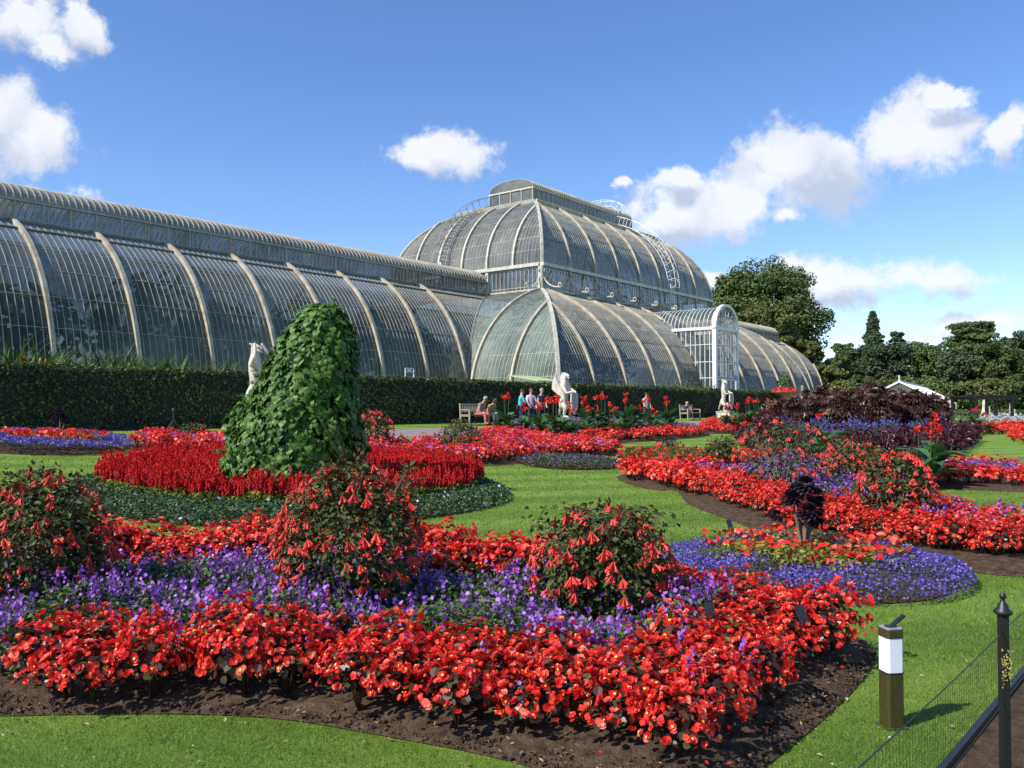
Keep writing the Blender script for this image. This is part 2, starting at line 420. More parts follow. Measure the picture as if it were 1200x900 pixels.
m_gutter = plain('dark_gutter', (.16, .16, .15), (.07, .07, .065), 3, .6)
m_grey = plain('grey_frame_paint', (.42, .41, .38), (.25, .24, .21), 2, .6)
GH = empty('glasshouse', us(UC, D0), math.atan2(AU[1], AU[0]), label='long curved Victorian glasshouse of iron and glass with a tall central dome', cat='glasshouse')
GH.location.z = 1.1
def prof(t, phi):
    return (1-np.cos(phi*t))/(1-math.cos(phi)), np.sin(phi*t)/math.sin(phi)
class Side:
    """one curved face: axis 'x' or 'y' runs along it, c is the other coordinate (base, top), lo and hi its ends (base, top)"""
    def __init__(s, axis, c, lo, hi, z, phi): s.axis = axis; s.c = c; s.lo = lo; s.hi = hi; s.z = z; s.phi = phi
    def lp(s, ab, o): return ab[0]+(ab[1]-ab[0])*o
    def pt(s, a, t):
        o, zz = prof(t, s.phi); c = s.lp(s.c, o); z = s.z[0]+(s.z[1]-s.z[0])*zz; a = np.broadcast_to(a, np.shape(c))
        return np.stack([a, c, z], -1) if s.axis == 'x' else np.stack([c, a, z], -1)
    def nrm(s, t):
        e = 1e-3; d = s.pt(0, t+e)-s.pt(0, t-e); d = unit(d)
        ax = np.array([1., 0, 0]) if s.axis == 'x' else np.array([0, 1., 0])
        n = np.cross(d, ax); sg = np.sign(s.c[0]-s.c[1]); k = 1 if s.axis == 'x' else 0
        return n*np.where(np.sign(n[:, k:k+1]) == sg, 1, -1)
    def rng(s, a):
        """t range where the face is at least that wide"""
        tt = np.linspace(0, 1, 61); o, _ = prof(tt, s.phi); ok = (a >= s.lp(s.lo, o)-1e-6) & (a <= s.lp(s.hi, o)+1e-6)
        return (tt[ok].min(), tt[ok].max()) if ok.any() else None
    def surf(s, mb, k=16, mat=0):
        t = np.linspace(0, 1, k); o, _ = prof(t, s.phi); a = s.lp(s.lo, o); b = s.lp(s.hi, o)
        P = np.array([[s.pt(a[i], t[i]), s.pt(b[i], t[i])] for i in range(k)]).reshape(-1, 3)
        mb.add(P, [(2*i, 2*i+1, 2*i+3, 2*i+2) for i in range(k-1)], mat, smooth=True)
    def bar(s, mb, a, w, d, k=14, mat=0, t0=0, t1=1):
        r = s.rng(a)
        if r is None or r[1]-r[0] < .02: return
        t = np.linspace(max(r[0], t0), min(r[1], t1), k)
        if t[-1] <= t[0]: return
        ax = (1, 0, 0) if s.axis == 'x' else (0, 1, 0)
        mb.sweep(s.pt(a, t), ax, s.nrm(t), w, d, mat)
    def bars(s, mb, sp, w, d, off=0, k=14, mat=0, skip=None):
        lo = min(s.lo); hi = max(s.hi); a = math.ceil((lo-off)/sp)*sp+off
        while a <= hi:
            if not skip or not skip(a): s.bar(mb, a, w, d, k, mat)
            a += sp
    def ring(s, mb, t, w, d, mat=0):
        o, _ = prof(t, s.phi); a = s.lp(s.lo, o); b = s.lp(s.hi, o); tt = np.array([t, t]); n = s.nrm(tt)[0]
        A_ = s.pt(a, np.array([t]))[0]; B_ = s.pt(b, np.array([t]))[0]
        d2 = s.pt(0, np.array([t+.01]))[0]-s.pt(0, np.array([t]))[0]; d2 = unit(d2)
        mb.sweep(np.array([A_, B_]), d2, np.array([n, n]), w, d, mat)
    def hip(s, mb, end, w, d, k=18, mat=0):
        t = np.linspace(0, 1, k); o, _ = prof(t, s.phi); a = s.lp(s.lo if end == 'lo' else s.hi, o)
        P = np.array([s.pt(a[i], t[i]) for i in range(k)]); n = s.nrm(t)
        sgn = -1 if end == 'lo' else 1
        ax = np.array([sgn, 0, 0.]) if s.axis == 'x' else np.array([0, sgn, 0.])
        n = unit(n+ax*.6); X = unit(np.cross(unit(np.gradient(P, axis=0)), n))
        mb.sweep(P, X, n, w, d, mat)
Z0, Z1 = .9, 9.35; PH = math.radians(74)
CX, CY = 22.5, 15.2          # centre block half sizes
DX, DY = 14.5, 8.0           # drum
LX, LY = 8.2, 2.4            # lantern
WY, WT = 7.6, 2.7            # wing half width, clerestory half width
WL, WR = -62.0, 51.0
RS = 3.85
tiers = empty('centre_block', parent=None) if False else None
def part(name, parent=GH):
    o = bpy.data.objects.new(name, None); COL.objects.link(o); o.parent = parent; return o
# --- lower tier of the centre
front = Side('x', (-CY, -DY), (-CX, -DX), (CX, DX), (Z0, Z1), PH)
back = Side('x', (CY, DY), (-CX, -DX), (CX, DX), (Z0, Z1), PH)
endsL = [Side('y', (-CX, -DX), (-CY, -DY), (-WY, -WT), (Z0, Z1), PH), Side('y', (-CX, -DX), (WY, WT), (CY, DY), (Z0, Z1), PH)]
endsR = [Side('y', (CX, DX), (-CY, -DY), (-WY, -WT), (Z0, Z1), PH), Side('y', (CX, DX), (WY, WT), (CY, DY), (Z0, Z1), PH)]
mb = MB()
for sd_ in [front, back]+endsR: sd_.surf(mb, 20)
tier = mb.build('lower_tier_glass', m_glass, GH)
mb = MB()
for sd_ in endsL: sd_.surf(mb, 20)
mb.build('sunlit_tint_end_glass', m_glassg, GH)  # end faces take the glass with sunlight painted into its colour
mb = MB()
inporch = lambda a: -2.6 < a < 1.6
front.bars(mb, .32, .028, .03, off=-CX, skip=inporch)
for e in endsL: e.bars(mb, .32, .03, .03, off=-CY)
for e in endsR: e.bars(mb, .64, .045, .07, off=-CY)
back.bars(mb, 1.28, .045, .07, k=8, off=-CX)
for sd_ in [front]+endsL+endsR:
    for t in (.14, .28, .42, .56, .70, .84, .95): sd_.ring(mb, t, .025, .02)
mb.build('glazing_bars', m_bar, tier)
for i in range(11):
    a = -CX+RS*i*45/42.35
    if i == 0: continue
    mb = MB(); front.bar(mb, a-.0, .17, .2, 18); 
    if mb.n: mb.build('rib', m_rust, tier)
for e in endsL+endsR:
    for a in (-11.4, 11.4, -8.0, 8.0):
        mb = MB(); e.bar(mb, a, .17, .2, 18)
        if mb.n: mb.build('rib', m_rust, tier)
for e, en in ((front, 'lo'), (front, 'hi')):
    mb = MB(); e.hip(mb, en, .24, .16); mb.build('corner_rib', m_cream, tier)
mb = MB()
for e, en in ((endsL[0], 'hi'), (endsL[1], 'lo'), (endsR[0], 'hi'), (endsR[1], 'lo')): mb = MB(); e.hip(mb, en, .2, .1); mb.build('valley_gutter', m_grey, tier)
# --- drum
mb = MB(); zt = 11.2
for (x0, y0, x1, y1) in ((-DX, -DY, DX, -DY), (DX, -DY, DX, DY), (DX, DY, -DX, DY), (-DX, DY, -DX, -DY)):
    mb.add(np.array([[x0, y0, Z1], [x1, y1, Z1], [x1, y1, zt], [x0, y0, zt]]), [(0, 1, 2, 3)])
drum = mb.build('drum_glass', m_glass3, GH)
mb = MB()
def wallbars(mb, x0, y0, x1, y1, z0, z1, sp, w, d, nx, ny, thick=None, every=0):
    ln = math.hypot(x1-x0, y1-y0); n = max(1, round(ln/sp))
    for i in range(n+1):
        f = i/n; ww = w*(3 if every and i % every == 0 else 1)
        mb.box((x0+(x1-x0)*f+nx*d/2, y0+(y1-y0)*f+ny*d/2, (z0+z1)/2), (ww if ny else d, ww if nx else d, z1-z0))
wallbars(mb, -DX, -DY-.003, DX, -DY-.003, Z1, zt, .40, .05, .06, 0, -1)
wallbars(mb, -DX-.003, -DY, -DX-.003, DY, Z1, zt, .40, .05, .06, -1, 0)
wallbars(mb, DX+.003, -DY, DX+.003, DY, Z1, zt, .80, .05, .06, 1, 0)
wallbars(mb, -DX, DY+.003, DX, DY+.003, Z1, zt, .80, .05, .06, 0, 1)
for z in (Z1+.35,):
    mb.box((0, -DY-.04, z), (2*DX, .05, .05)); mb.box((-DX-.04, 0, z), (.05, 2*DY, .05))
mb.build('mullions', m_bar, drum)
for i in range(9):
    x = -DX+i*2*DX/8
    mb = MB(); mb.box((x, -DY-.09, (Z1+zt)/2), (.3, .16, zt-Z1)); mb.build('pilaster', m_grey, drum)
for y in (-2.7, 2.7, 7.9, -7.9):
    mb = MB(); mb.box((-DX-.09, y, (Z1+zt)/2), (.16, .26, zt-Z1)); mb.build('pilaster', m_cream, drum)
# scrolled brackets stand off the drum onto the lower roof
def bracket(x, y, dx, dy, mat=m_cream):
    mb = MB(); p = []
    for k in range(9):
        f = k/8; a = f*PI/2; r = 1.5
        p.append((x+dx*(.12+r*(1-math.cos(a))), y+dy*(.12+r*(1-math.cos(a))), Z1+.1+1.3*(1-math.sin(a)) ))
    mb.tube(p, .055, 6); e = p[-1]
    sp = [(e[0]+dx*.18*math.cos(b)*(1-b/9)+dx*.02, e[1]+dy*.18*math.cos(b)*(1-b/9)+dy*.02, e[2]+.16+.18*math.sin(b)*(1-b/9)) for b in np.linspace(-PI/2, 4.2, 12)]
    mb.tube(sp, .045, 6); t_ = p[0]
    mb.tube([(t_[0]+dx*.14*math.cos(b), t_[1]+dy*.14*math.cos(b), t_[2]+.1+.14*math.sin(b)) for b in np.linspace(-PI/2, 3.6, 10)], .04, 6)
    mb.build('scroll_bracket', mat, drum)
for i in range(9): bracket(-DX+i*2*DX/8, -DY, 0, -1)
for y in (-2.7, -7.9, 2.7): bracket(-DX, y, -1, 0)
def frame_ring(mb, hx, hy, z, w, h, over):
    mb.box((0, -hy-over/2, z), (2*hx+2*over, w+over, h)); mb.box((0, hy+over/2, z), (2*hx+2*over, w+over, h))
    mb.box((-hx-over/2, 0, z), (w+over, 2*hy-w, h)); mb.box((hx+over/2, 0, z), (w+over, 2*hy-w, h))
mb = MB(); frame_ring(mb, DX, DY, zt+.13, .25, .26, .12); mb.build('cornice', m_cream, drum)
mb = MB(); frame_ring(mb, DX, DY, Z1+.05, .2, .14, .22); mb.build('lower_gutter', m_rust, drum)
# --- upper dome
zb, ztop = zt+.26, 18.1; PD = math.radians(73)
uf = Side('x', (-DY, -LY), (-DX, -LX), (DX, LX), (zb, ztop), PD)
ub = Side('x', (DY, LY), (-DX, -LX), (DX, LX), (zb, ztop), PD)
ul = Side('y', (-DX, -LX), (-DY, -LY), (DY, LY), (zb, ztop), PD)
ur = Side('y', (DX, LX), (-DY, -LY), (DY, LY), (zb, ztop), PD)
mb = MB()
for q in (uf, ub, ul, ur): q.surf(mb, 22)
dome = mb.build('dome_glass', m_glass2, GH)
mb = MB(); uf.bars(mb, .33, .028, .028, off=-DX); ul.bars(mb, .33, .03, .03, off=-DY); ur.bars(mb, .66, .045, .07, off=-DY, k=8); ub.bars(mb, .66, .045, .07, off=-DX, k=8)
for q in (uf, ul, ub, ur):
    for t in (.12, .24, .36, .48, .6, .72): q.ring(mb, t, .03, .02)
mb.build('glazing_bars', m_bar, dome)
for i in range(1, 8):
    mb = MB(); uf.bar(mb, -DX+i*2*DX/8, .15, .18, 20, t1=.99); mb.build('rib', m_rust, dome)
    mb = MB(); ub.bar(mb, -DX+i*2*DX/8, .15, .18, 10, t1=.99); mb.build('rib', m_rust, dome)
for y in (-5.3, -2.65, 0, 2.65, 5.3):
    for q in (ul, ur):
        mb = MB(); q.bar(mb, y, .15, .18, 20); mb.build('rib', m_cream, dome)
for q in (uf, ub):
    for en in ('lo', 'hi'):
        mb = MB(); q.hip(mb, en, .2, .14); mb.build('corner_rib', m_cream, dome)
mb = MB()
for q in (uf, ul, ub, ur): q.ring(mb, .80, .12, .3)
mb.build('walkway_rail', m_cream, dome)
# --- lantern
lz = ztop; lh = 1.25
mb = MB()
for (x0, y0, x1, y1) in ((-LX, -LY, LX, -LY), (LX, -LY, LX, LY), (LX, LY, -LX, LY), (-LX, LY, -LX, -LY)):
    mb.add(np.array([[x0, y0, lz], [x1, y1, lz], [x1, y1, lz+lh], [x0, y0, lz+lh]]), [(0, 1, 2, 3)])
def barrel(mb, x0, x1, hy, z, rise, k=14, ends=True, yc=0):
    a = np.linspace(0, PI, k); y = yc-hy*np.cos(a); zz = z+rise*np.sin(a)**.8
    P = np.array([[(x0, y[i], zz[i]), (x1, y[i], zz[i])] for i in range(k)]).reshape(-1, 3)
    mb.add(P, [(2*i, 2*i+1, 2*i+3, 2*i+2) for i in range(k-1)], 0, smooth=True)
    if ends:
        for s_ in (0, 1): mb.add(P[s_::2], [tuple(range(k))])
    return y, zz
barrel(mb, -LX, LX, LY, lz+lh, .95)
lan = mb.build('lantern_glass', m_glass2, GH)
def barrelbars(mb, x0, x1, hy, z, rise, sp, w, d, k=14):
    a = np.linspace(0, PI, k); P0 = np.column_stack([np.zeros(k), -hy*np.cos(a), z+rise*np.sin(a)**.8])
    t = unit(np.gradient(P0, axis=0)); nn = np.cross(t, (1., 0, 0)); nn = nn*np.where(nn[:, 2:3] < -.01, -1, 1)
    for k_ in range(len(nn)):
        if nn[k_, 1]*P0[k_, 1] < -1e-6: nn[k_] *= -1
    n = max(1, round((x1-x0)/sp))
    for i in range(n+1):
        P = P0.copy(); P[:, 0] = x0+(x1-x0)*i/n; mb.sweep(P, (1, 0, 0), nn, w, d)
mb = MB(); barrelbars(mb, -LX, LX, LY, lz+lh, .95, .33, .04, .05)
wallbars(mb, -LX, -LY-.003, LX, -LY-.003, lz, lz+lh, .68, .06, .06, 0, -1); wallbars(mb, -LX-.003, -LY, -LX-.003, LY, lz, lz+lh, 1.2, .09, .07, -1, 0); wallbars(mb, LX+.003, -LY, LX+.003, LY, lz, lz+lh, 1.2, .09, .07, 1, 0)
mb.build('glazing_bars', m_bar, lan)
mb = MB(); frame_ring(mb, LX, LY, lz+.02, .1, .16, .12); frame_ring(mb, LX, LY, lz+lh-.02, .08, .12, .06); mb.build('lantern_frame', m_cream, lan)
# --- wings
for nm, x_in0, x_in1, x_out0, x_out1, sg in (('l', -CX, -DX, WL, WL+5, -1), ('r', CX, DX, WR, WR-5, 1)):
    if sg < 0:
        sf = Side('x', (-WY, -WT), (x_out0, x_out1), (x_in0, x_in1), (Z0, Z1), PH); sb = Side('x', (WY, WT), (x_out0, x_out1), (x_in0, x_in1), (Z0, Z1), PH)
    else:
        sf = Side('x', (-WY, -WT), (x_in0, x_in1), (x_out0, x_out1), (Z0, Z1), PH); sb = Side('x', (WY, WT), (x_in0, x_in1), (x_out0, x_out1), (Z0, Z1), PH)
    se = Side('y', (x_out0, x_out1), (-WY, -WT), (WY, WT), (Z0, Z1), PH)
    mb = MB()
    for q in (sf, sb, se): q.surf(mb, 20)
    wing = mb.build('wing_glass', m_glass, GH)
    mb = MB(); sf.bars(mb, RS/12, .026, .028, off=x_in0); sb.bars(mb, RS/3, .042, .07, off=x_in0, k=8); se.bars(mb, .4, .042, .07)
    for t in (.14, .28, .42, .56, .70): sf.ring(mb, t, .02, .02)
    mb.build('glazing_bars', m_bar, wing)
    mb = MB(); sf.ring(mb, .86, .09, .09); sf.ring(mb, .985, .14, .12); mb.build('dark_rail', m_gutter, wing)
    n = int(abs(x_out0-x_in0)/RS)
    for i in range(n+1):
        mb = MB(); sf.bar(mb, x_in0+sg*RS*i+(0 if i else sg*.12), .19, .2, 18)
        if mb.n: mb.build('rib', m_rust, wing)
    mb = MB(); xa, xb = sorted((x_in1, x_out1)); cz = Z1; ch = .98
    for y in (-WT, WT): mb.add(np.array([[xa, y, cz], [xb, y, cz], [xb, y, cz+ch], [xa, y, cz+ch]]), [(0, 1, 2, 3)])
    xe = x_out1; mb.add(np.array([[xe, -WT, cz], [xe, WT, cz], [xe, WT, cz+ch], [xe, -WT, cz+ch]]), [(0, 1, 2, 3)])
    cl = mb.build('clerestory_glass', m_glass3, GH)
    mb = MB(); barrel(mb, xa, xb, WT, cz+ch, 1.2); rf = mb.build('ridge_glass', m_glass2, cl)
    mb = MB(); barrelbars(mb, xa, xb, WT, cz+ch, 1.2, RS/12, .042, .05); mb.build('ridge_bars', m_bar, cl)
    mb = MB(); wallbars(mb, xa, -WT-.003, xb, -WT-.003, cz, cz+ch, .32, .035, .04, 0, -1); wallbars(mb, xe+sg*.003, -WT, xe+sg*.003, WT, cz, cz+ch, .4, .035, .04, sg, 0); mb.build('mullions', m_bar, cl)
    mb = MB(); wallbars(mb, xa, -WT-.05, xb, -WT-.05, cz, cz+ch, 1.28, .10, .06, 0, -1)
    mb.box(((xa+xb)/2, -WT-.06, cz+ch+.03), (xb-xa, .2, .1)); mb.box(((xa+xb)/2, -WT-.09, cz+.03), (xb-xa, .26, .12)); mb.build('clerestory_frame', m_grey, cl)
# --- stone plinth
mb = MB()
def plin(x0, y0, x1, y1): mb.box(((x0+x1)/2, (y0+y1)/2, Z0/2-.2), (abs(x1-x0)+.3, abs(y1-y0)+.3, Z0+.4))
plin(-CX, -CY, CX, -CY); plin(-CX, CY, CX, CY); plin(-CX, -CY+.31, -CX, CY-.31); plin(CX, -CY+.31, CX, CY-.31); plin(WL, -WY, -CX-.31, -WY); plin(WL, WY, -CX-.31, WY); plin(CX+.31, -WY, WR, -WY); plin(CX+.31, WY, WR, WY); plin(WR, -WY+.31, WR, WY-.31)
mb.build('stone_plinth', m_stone, GH)
mb = MB(); mb.box((-5, 0, .02), (110, 14, .04)); mb.box((0, 0, .05), (44, 29, .04)); mb.build('inner_floor', m_soil2, GH)
# --- porch
PW = 2.05; py0, py1 = -16.3, -DY-.25; sp_ = 6.9; xc = -.4
mb = MB()
def prof_y(z):
    t = np.linspace(0, 1, 80); o, zz = prof(t, PH); return np.interp(z, Z0+(Z1-Z0)*zz, -CY+(CY-DY)*o)
zs = np.linspace(0, sp_, 14)
for x in (xc-PW, xc+PW):
    P = np.array([[(x, py0, z), (x, max(py0+.02, prof_y(z)), z)] for z in zs]).reshape(-1, 3)
    mb.add(P, [(2*i, 2*i+1, 2*i+3, 2*i+2) for i in range(len(zs)-1)])
a = np.linspace(0, PI, 17); px_ = xc-PW*np.cos(a); pz = sp_+PW*.9*np.sin(a)
P = np.array([[(px_[i], py0, pz[i]), (px_[i], max(py0+.5, min(py1, prof_y(min(pz[i], 9.3)))), pz[i])] for i in range(17)]).reshape(-1, 3)
mb.add(P, [(2*i, 2*i+1, 2*i+3, 2*i+2) for i in range(16)], smooth=True)
fan = np.column_stack([px_, np.full(17, py0), pz]); mb.add(fan, [tuple(range(17))])
mb.add(np.array([[xc-PW, py0, 2.9], [xc+PW, py0, 2.9], [xc+PW, py0, sp_], [xc-PW, py0, sp_]]), [(0, 1, 2, 3)])
porch = mb.build('porch_glass', m_glass3, GH)
mb = MB()
for x in (xc-PW, xc+PW):
    for k in range(1, 18):
        y = py0+k*.42
        zz = np.interp(y, [prof_y(z) for z in np.linspace(Z0, Z1-.1, 30)], np.linspace(Z0, Z1-.1, 30)) if y > -CY else 0
        if zz < sp_: mb.box((x, y, (zz+sp_)/2), (.06, .05, sp_-zz))
    for z in (1.6, 2.9, 4.2, 5.6): mb.box((x, (py0+prof_y(max(z, Z0)))/2, z), (.05, prof_y(max(z, Z0))-py0, .05))
nb = 20
for i in range(nb):
    y = py0+.3+i*.36
    if y > py1: break
    zlim = np.interp(y, [prof_y(z) for z in np.linspace(Z0, Z1-.1, 30)], np.linspace(Z0, Z1-.1, 30))
    P = [(px_[j], y, pz[j]) for j in range(17) if pz[j] > zlim-.05]
    if len(P) > 2: mb.tube(P, .028, 4, smooth=False)
for k in range(1, 8):
    x = xc-PW+k*2*PW/8; mb.box((x, py0-.01, (2.9+sp_)/2), (.05, .06, sp_-2.9))
for z in (3.0, 4.3, 5.6): mb.box((xc, py0-.012, z), (2*PW, .06, .06))
for k in range(1, 8):
    b = PI*k/8; mb.bar((xc-.6*math.cos(b), py0-.01, sp_+.55*math.sin(b)), (xc-1.95*math.cos(b), py0-.01, sp_+1.75*math.sin(b)), .045)
mb.tube([(xc-.6*math.cos(b), py0-.01, sp_+.55*math.sin(b)) for b in np.linspace(0, PI, 10)], .035, 6)
mb.build('glazing_bars', m_white, porch)
mb = MB()
for x in (xc-PW, xc+PW): mb = MB(); mb.box((x, py0-.02, sp_/2), (.3, .34, sp_)); mb.build('porch_column', m_white, porch)
mb = MB(); Pa = np.column_stack([xc-(PW)*np.cos(a), np.full(17, py0-.19), sp_+PW*.9*np.sin(a)]); nn = np.column_stack([-np.cos(a), 0*a, np.sin(a)])
mb.sweep(Pa+np.array([0, .15, 0]), (0, 1, 0), nn, .34, .22); mb.build('porch_arch', m_white, porch)
mb = MB(); mb.box((xc, py0-.03, sp_), (2*PW-.3, .2, .28))
for x in (xc-PW-.03, xc+PW+.03): mb.box((x, (py0+.15+prof_y(sp_))/2, sp_), (.2, prof_y(sp_)-py0-.15, .24))
mb.build('porch_beam', m_white, porch)
mb = MB(); mb.box((xc-.85, py0, 1.45), (1.5, .06, 2.9)); mb.box((xc+.85, py0, 1.45), (1.5, .06, 2.9)); dr = mb.build('door', m_glass3, porch)
mb = MB()
for xx in (-1.62, -.85, -.06, .06, .85, 1.62): mb.box((xc+xx, py0-.04, 1.45), (.1, .05, 2.9))
for z in (.15, 1.1, 2.8): mb.box((xc, py0-.045, z), (3.3, .05, .12))
mb.build('door_frame', m_white, dr)
# --- arched access ladders on the dome
def ladder(side, a, w, t0, t1, mat, name='access_ladder'):
    mb = MB(); k = 26; t = np.linspace(t0, t1, k); ax = np.array([1., 0, 0]) if side.axis == 'x' else np.array([0, 1., 0]); n = side.nrm(t)
    for off in (-w/2, w/2):
        P = side.pt(a+off, t)+n*.28; mb.tube(P, .035, 5, mat=0); mb.tube(P+n*.75, .028, 5)
        for j in range(0, k, 2): mb.bar(P[j], P[j]+n[j]*.75, .035)
    for j in range(k):
        p1 = side.pt(a-w/2, t[j:j+1])[0]+n[j]*.28; mb.bar(p1, p1+ax*w, .04)
    for j in range(0, k-2, 2):
        p1 = side.pt(a-w/2, t[j:j+1])[0]+n[j]*.28; p2 = side.pt(a+w/2, t[j+2:j+3])[0]+n[j+2]*.28; mb.bar(p1, p2, .03)
    return mb.build(name, mat, dome)
ladder(ul, 2.0, .75, .02, 1.0, m_grey); ladder(uf, 5.3, .75, .02, .995, m_white)
mb = MB()
for xx in (5.6, 6.3):
    for r, w in ((LY+.15, .035), (LY+.75, .035)):
        b = np.linspace(.15, PI-.15, 20); mb.tube(np.column_stack([np.full(20, xx), -r*np.cos(b), lz+lh-.1+(1.15+(r-LY))*np.sin(b)**.8]), w, 5)
    for b in np.linspace(.3, PI-.3, 10):
        mb.bar((xx, -(LY+.15)*math.cos(b), lz+lh-.1+1.3*math.sin(b)**.8), (xx, -(LY+.75)*math.cos(b), lz+lh-.1+1.9*math.sin(b)**.8), .03)
for b in np.linspace(.2, PI-.2, 16): mb.bar((5.6, -(LY+.15)*math.cos(b), lz+lh-.1+1.3*math.sin(b)**.8), (6.3, -(LY+.15)*math.cos(b), lz+lh-.1+1.3*math.sin(b)**.8), .03)
mb.build('roof_ladder', m_white, lan)
mb = MB(); mb.box((-DX-.35, 2.1, zb+.5), (.5, .5, 1.0), taper=.5); mb.build('ladder_foot', m_white, dome)
mb = MB()
for xx in (5.0, 5.7):
    mb.bar((xx, -DY-.45, Z1-.2), (xx, -DY-.45, zb+.5), .05)
for z in np.arange(Z1, zb+.4, .3): mb.bar((5.0, -DY-.45, z), (5.7, -DY-.45, z), .035)
mb.build('drum_ladder', m_white, drum)
# ---------------------------------------------------------------- plant materials
K = lambda *c: c
m_begl = leafmat('begonia_leaf', [(0, (.03, .012, .008)), (.5, (.075, .028, .014)), (1, (.07, .085, .025))], .35, .15)
m_begf = leafmat('begonia_petal', [(0, (.48, .010, .008)), (.4, (.78, .022, .014)), (.8, (.86, .06, .03)), (1, (.92, .22, .15))], .45, .28)
m_yel = leafmat('yellow_stamen', [(0, (.75, .42, .04)), (1, (.85, .6, .1))], .6, 0)
m_pur = leafmat('violet_petal', [(0, (.17, .04, .34)), (.5, (.31, .095, .50)), (1, (.48, .25, .70))], .5, .3)
m_sal = leafmat('salvia_petal', [(0, (.05, .03, .20)), (1, (.16, .12, .45))], .5, .2)
m_blu = leafmat('lobelia_petal', [(0, (.08, .05, .30)), (.5, (.15, .11, .48)), (1, (.30, .22, .65))], .5, .3)
m_grn = leafmat('fine_green_leaf', [(0, (.035, .07, .012)), (.5, (.08, .135, .024)), (1, (.12, .18, .04))], .5, .25)
m_gry = leafmat('grey_green_leaf', [(0, (.045, .06, .03)), (.5, (.09, .11, .055)), (1, (.16, .17, .10))], .55, .2)
m_vin = leafmat('periwinkle_leaf', [(0, (.025, .055, .016)), (.5, (.055, .11, .034)), (1, (.11, .18, .065))], .5, .15)
m_lil = leafmat('pale_lilac_petal', [(0, (.5, .45, .75)), (1, (.75, .72, .9))], .5, .2)
m_cel = leafmat('celosia_plume', [(0, (.34, .003, .006)), (.5, (.62, .008, .010)), (1, (.80, .03, .02))], .6, .2)
m_lime = leafmat('lime_leaf', [(0, (.12, .14, .02)), (.5, (.24, .26, .03)), (1, (.36, .36, .06))], .5, .3)
m_fll = leafmat('fuchsia_leaf', [(0, (.028, .036, .010)), (.5, (.07, .09, .025)), (.8, (.12, .15, .04)), (1, (.10, .03, .022))], .55, .2, spec=.25)
m_flf = leafmat('fuchsia_flower', [(0, (.66, .02, .018)), (.5, (.85, .06, .045)), (1, (.90, .16, .10))], .45, .25)
m_ivy = leafmat('climber_leaf', [(0, (.035, .085, .012)), (.5, (.085, .17, .026)), (1, (.17, .27, .055))], .48, .2, spec=.3)
m_canl = leafmat('canna_leaf', [(0, (.03, .08, .025)), (.5, (.06, .15, .045)), (1, (.11, .22, .07))], .35, .2)
m_drk = leafmat('dark_purple_leaf', [(0, (.010, .006, .011)), (.5, (.022, .012, .022)), (1, (.05, .028, .042))], .45, .04)
m_bor = leafmat('burgundy_leaf', [(0, (.03, .006, .012)), (.5, (.065, .010, .022)), (1, (.12, .02, .035))], .4, .2)
m_ric = leafmat('bronze_leaf', [(0, (.035, .018, .014)), (.5, (.085, .04, .03)), (.85, (.16, .085, .06)), (1, (.32, .22, .15))], .35, .2)
m_hedge = leafmat('hedge_leaf', [(0, (.018, .03, .008)), (.5, (.065, .09, .018)), (1, (.17, .22, .04))], .6, .15)
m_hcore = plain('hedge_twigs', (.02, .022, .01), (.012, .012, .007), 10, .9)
m_tree = leafmat('dark_tree_leaf', [(0, (.035, .06, .014)), (.5, (.08, .12, .028)), (1, (.14, .185, .045))], .55, .15, objvar=.25)
m_con = leafmat('conifer_needle', [(0, (.03, .05, .022)), (.5, (.06, .09, .038)), (1, (.10, .14, .06))], .6, .1, objvar=.2)
m_olv = leafmat('olive_leaf', [(0, (.07, .085, .02)), (.5, (.14, .155, .038)), (1, (.22, .23, .06))], .55, .2, objvar=.25)
m_silver = leafmat('silver_leaf', [(0, (.28, .32, .30)), (1, (.5, .54, .5))], .6, .1)
m_org = leafmat('orange_flower', [(0, (.6, .16, .02)), (1, (.8, .35, .05))], .5, .1)
m_bark = plain('bark', (.12, .085, .055), (.05, .035, .024), 5, .9, bump=.6)
m_stem = plain('green_stem', (.07, .11, .03), (.05, .07, .025), 20, .6)
m_stemb = plain('brown_stem', (.26, .19, .12), (.14, .10, .07), 20, .7)
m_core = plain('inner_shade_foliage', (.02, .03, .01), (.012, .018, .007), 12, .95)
m_redf = leafmat('canna_petal', [(0, (.62, .01, .008)), (.5, (.82, .035, .02)), (1, (.88, .10, .05))], .45, .3)

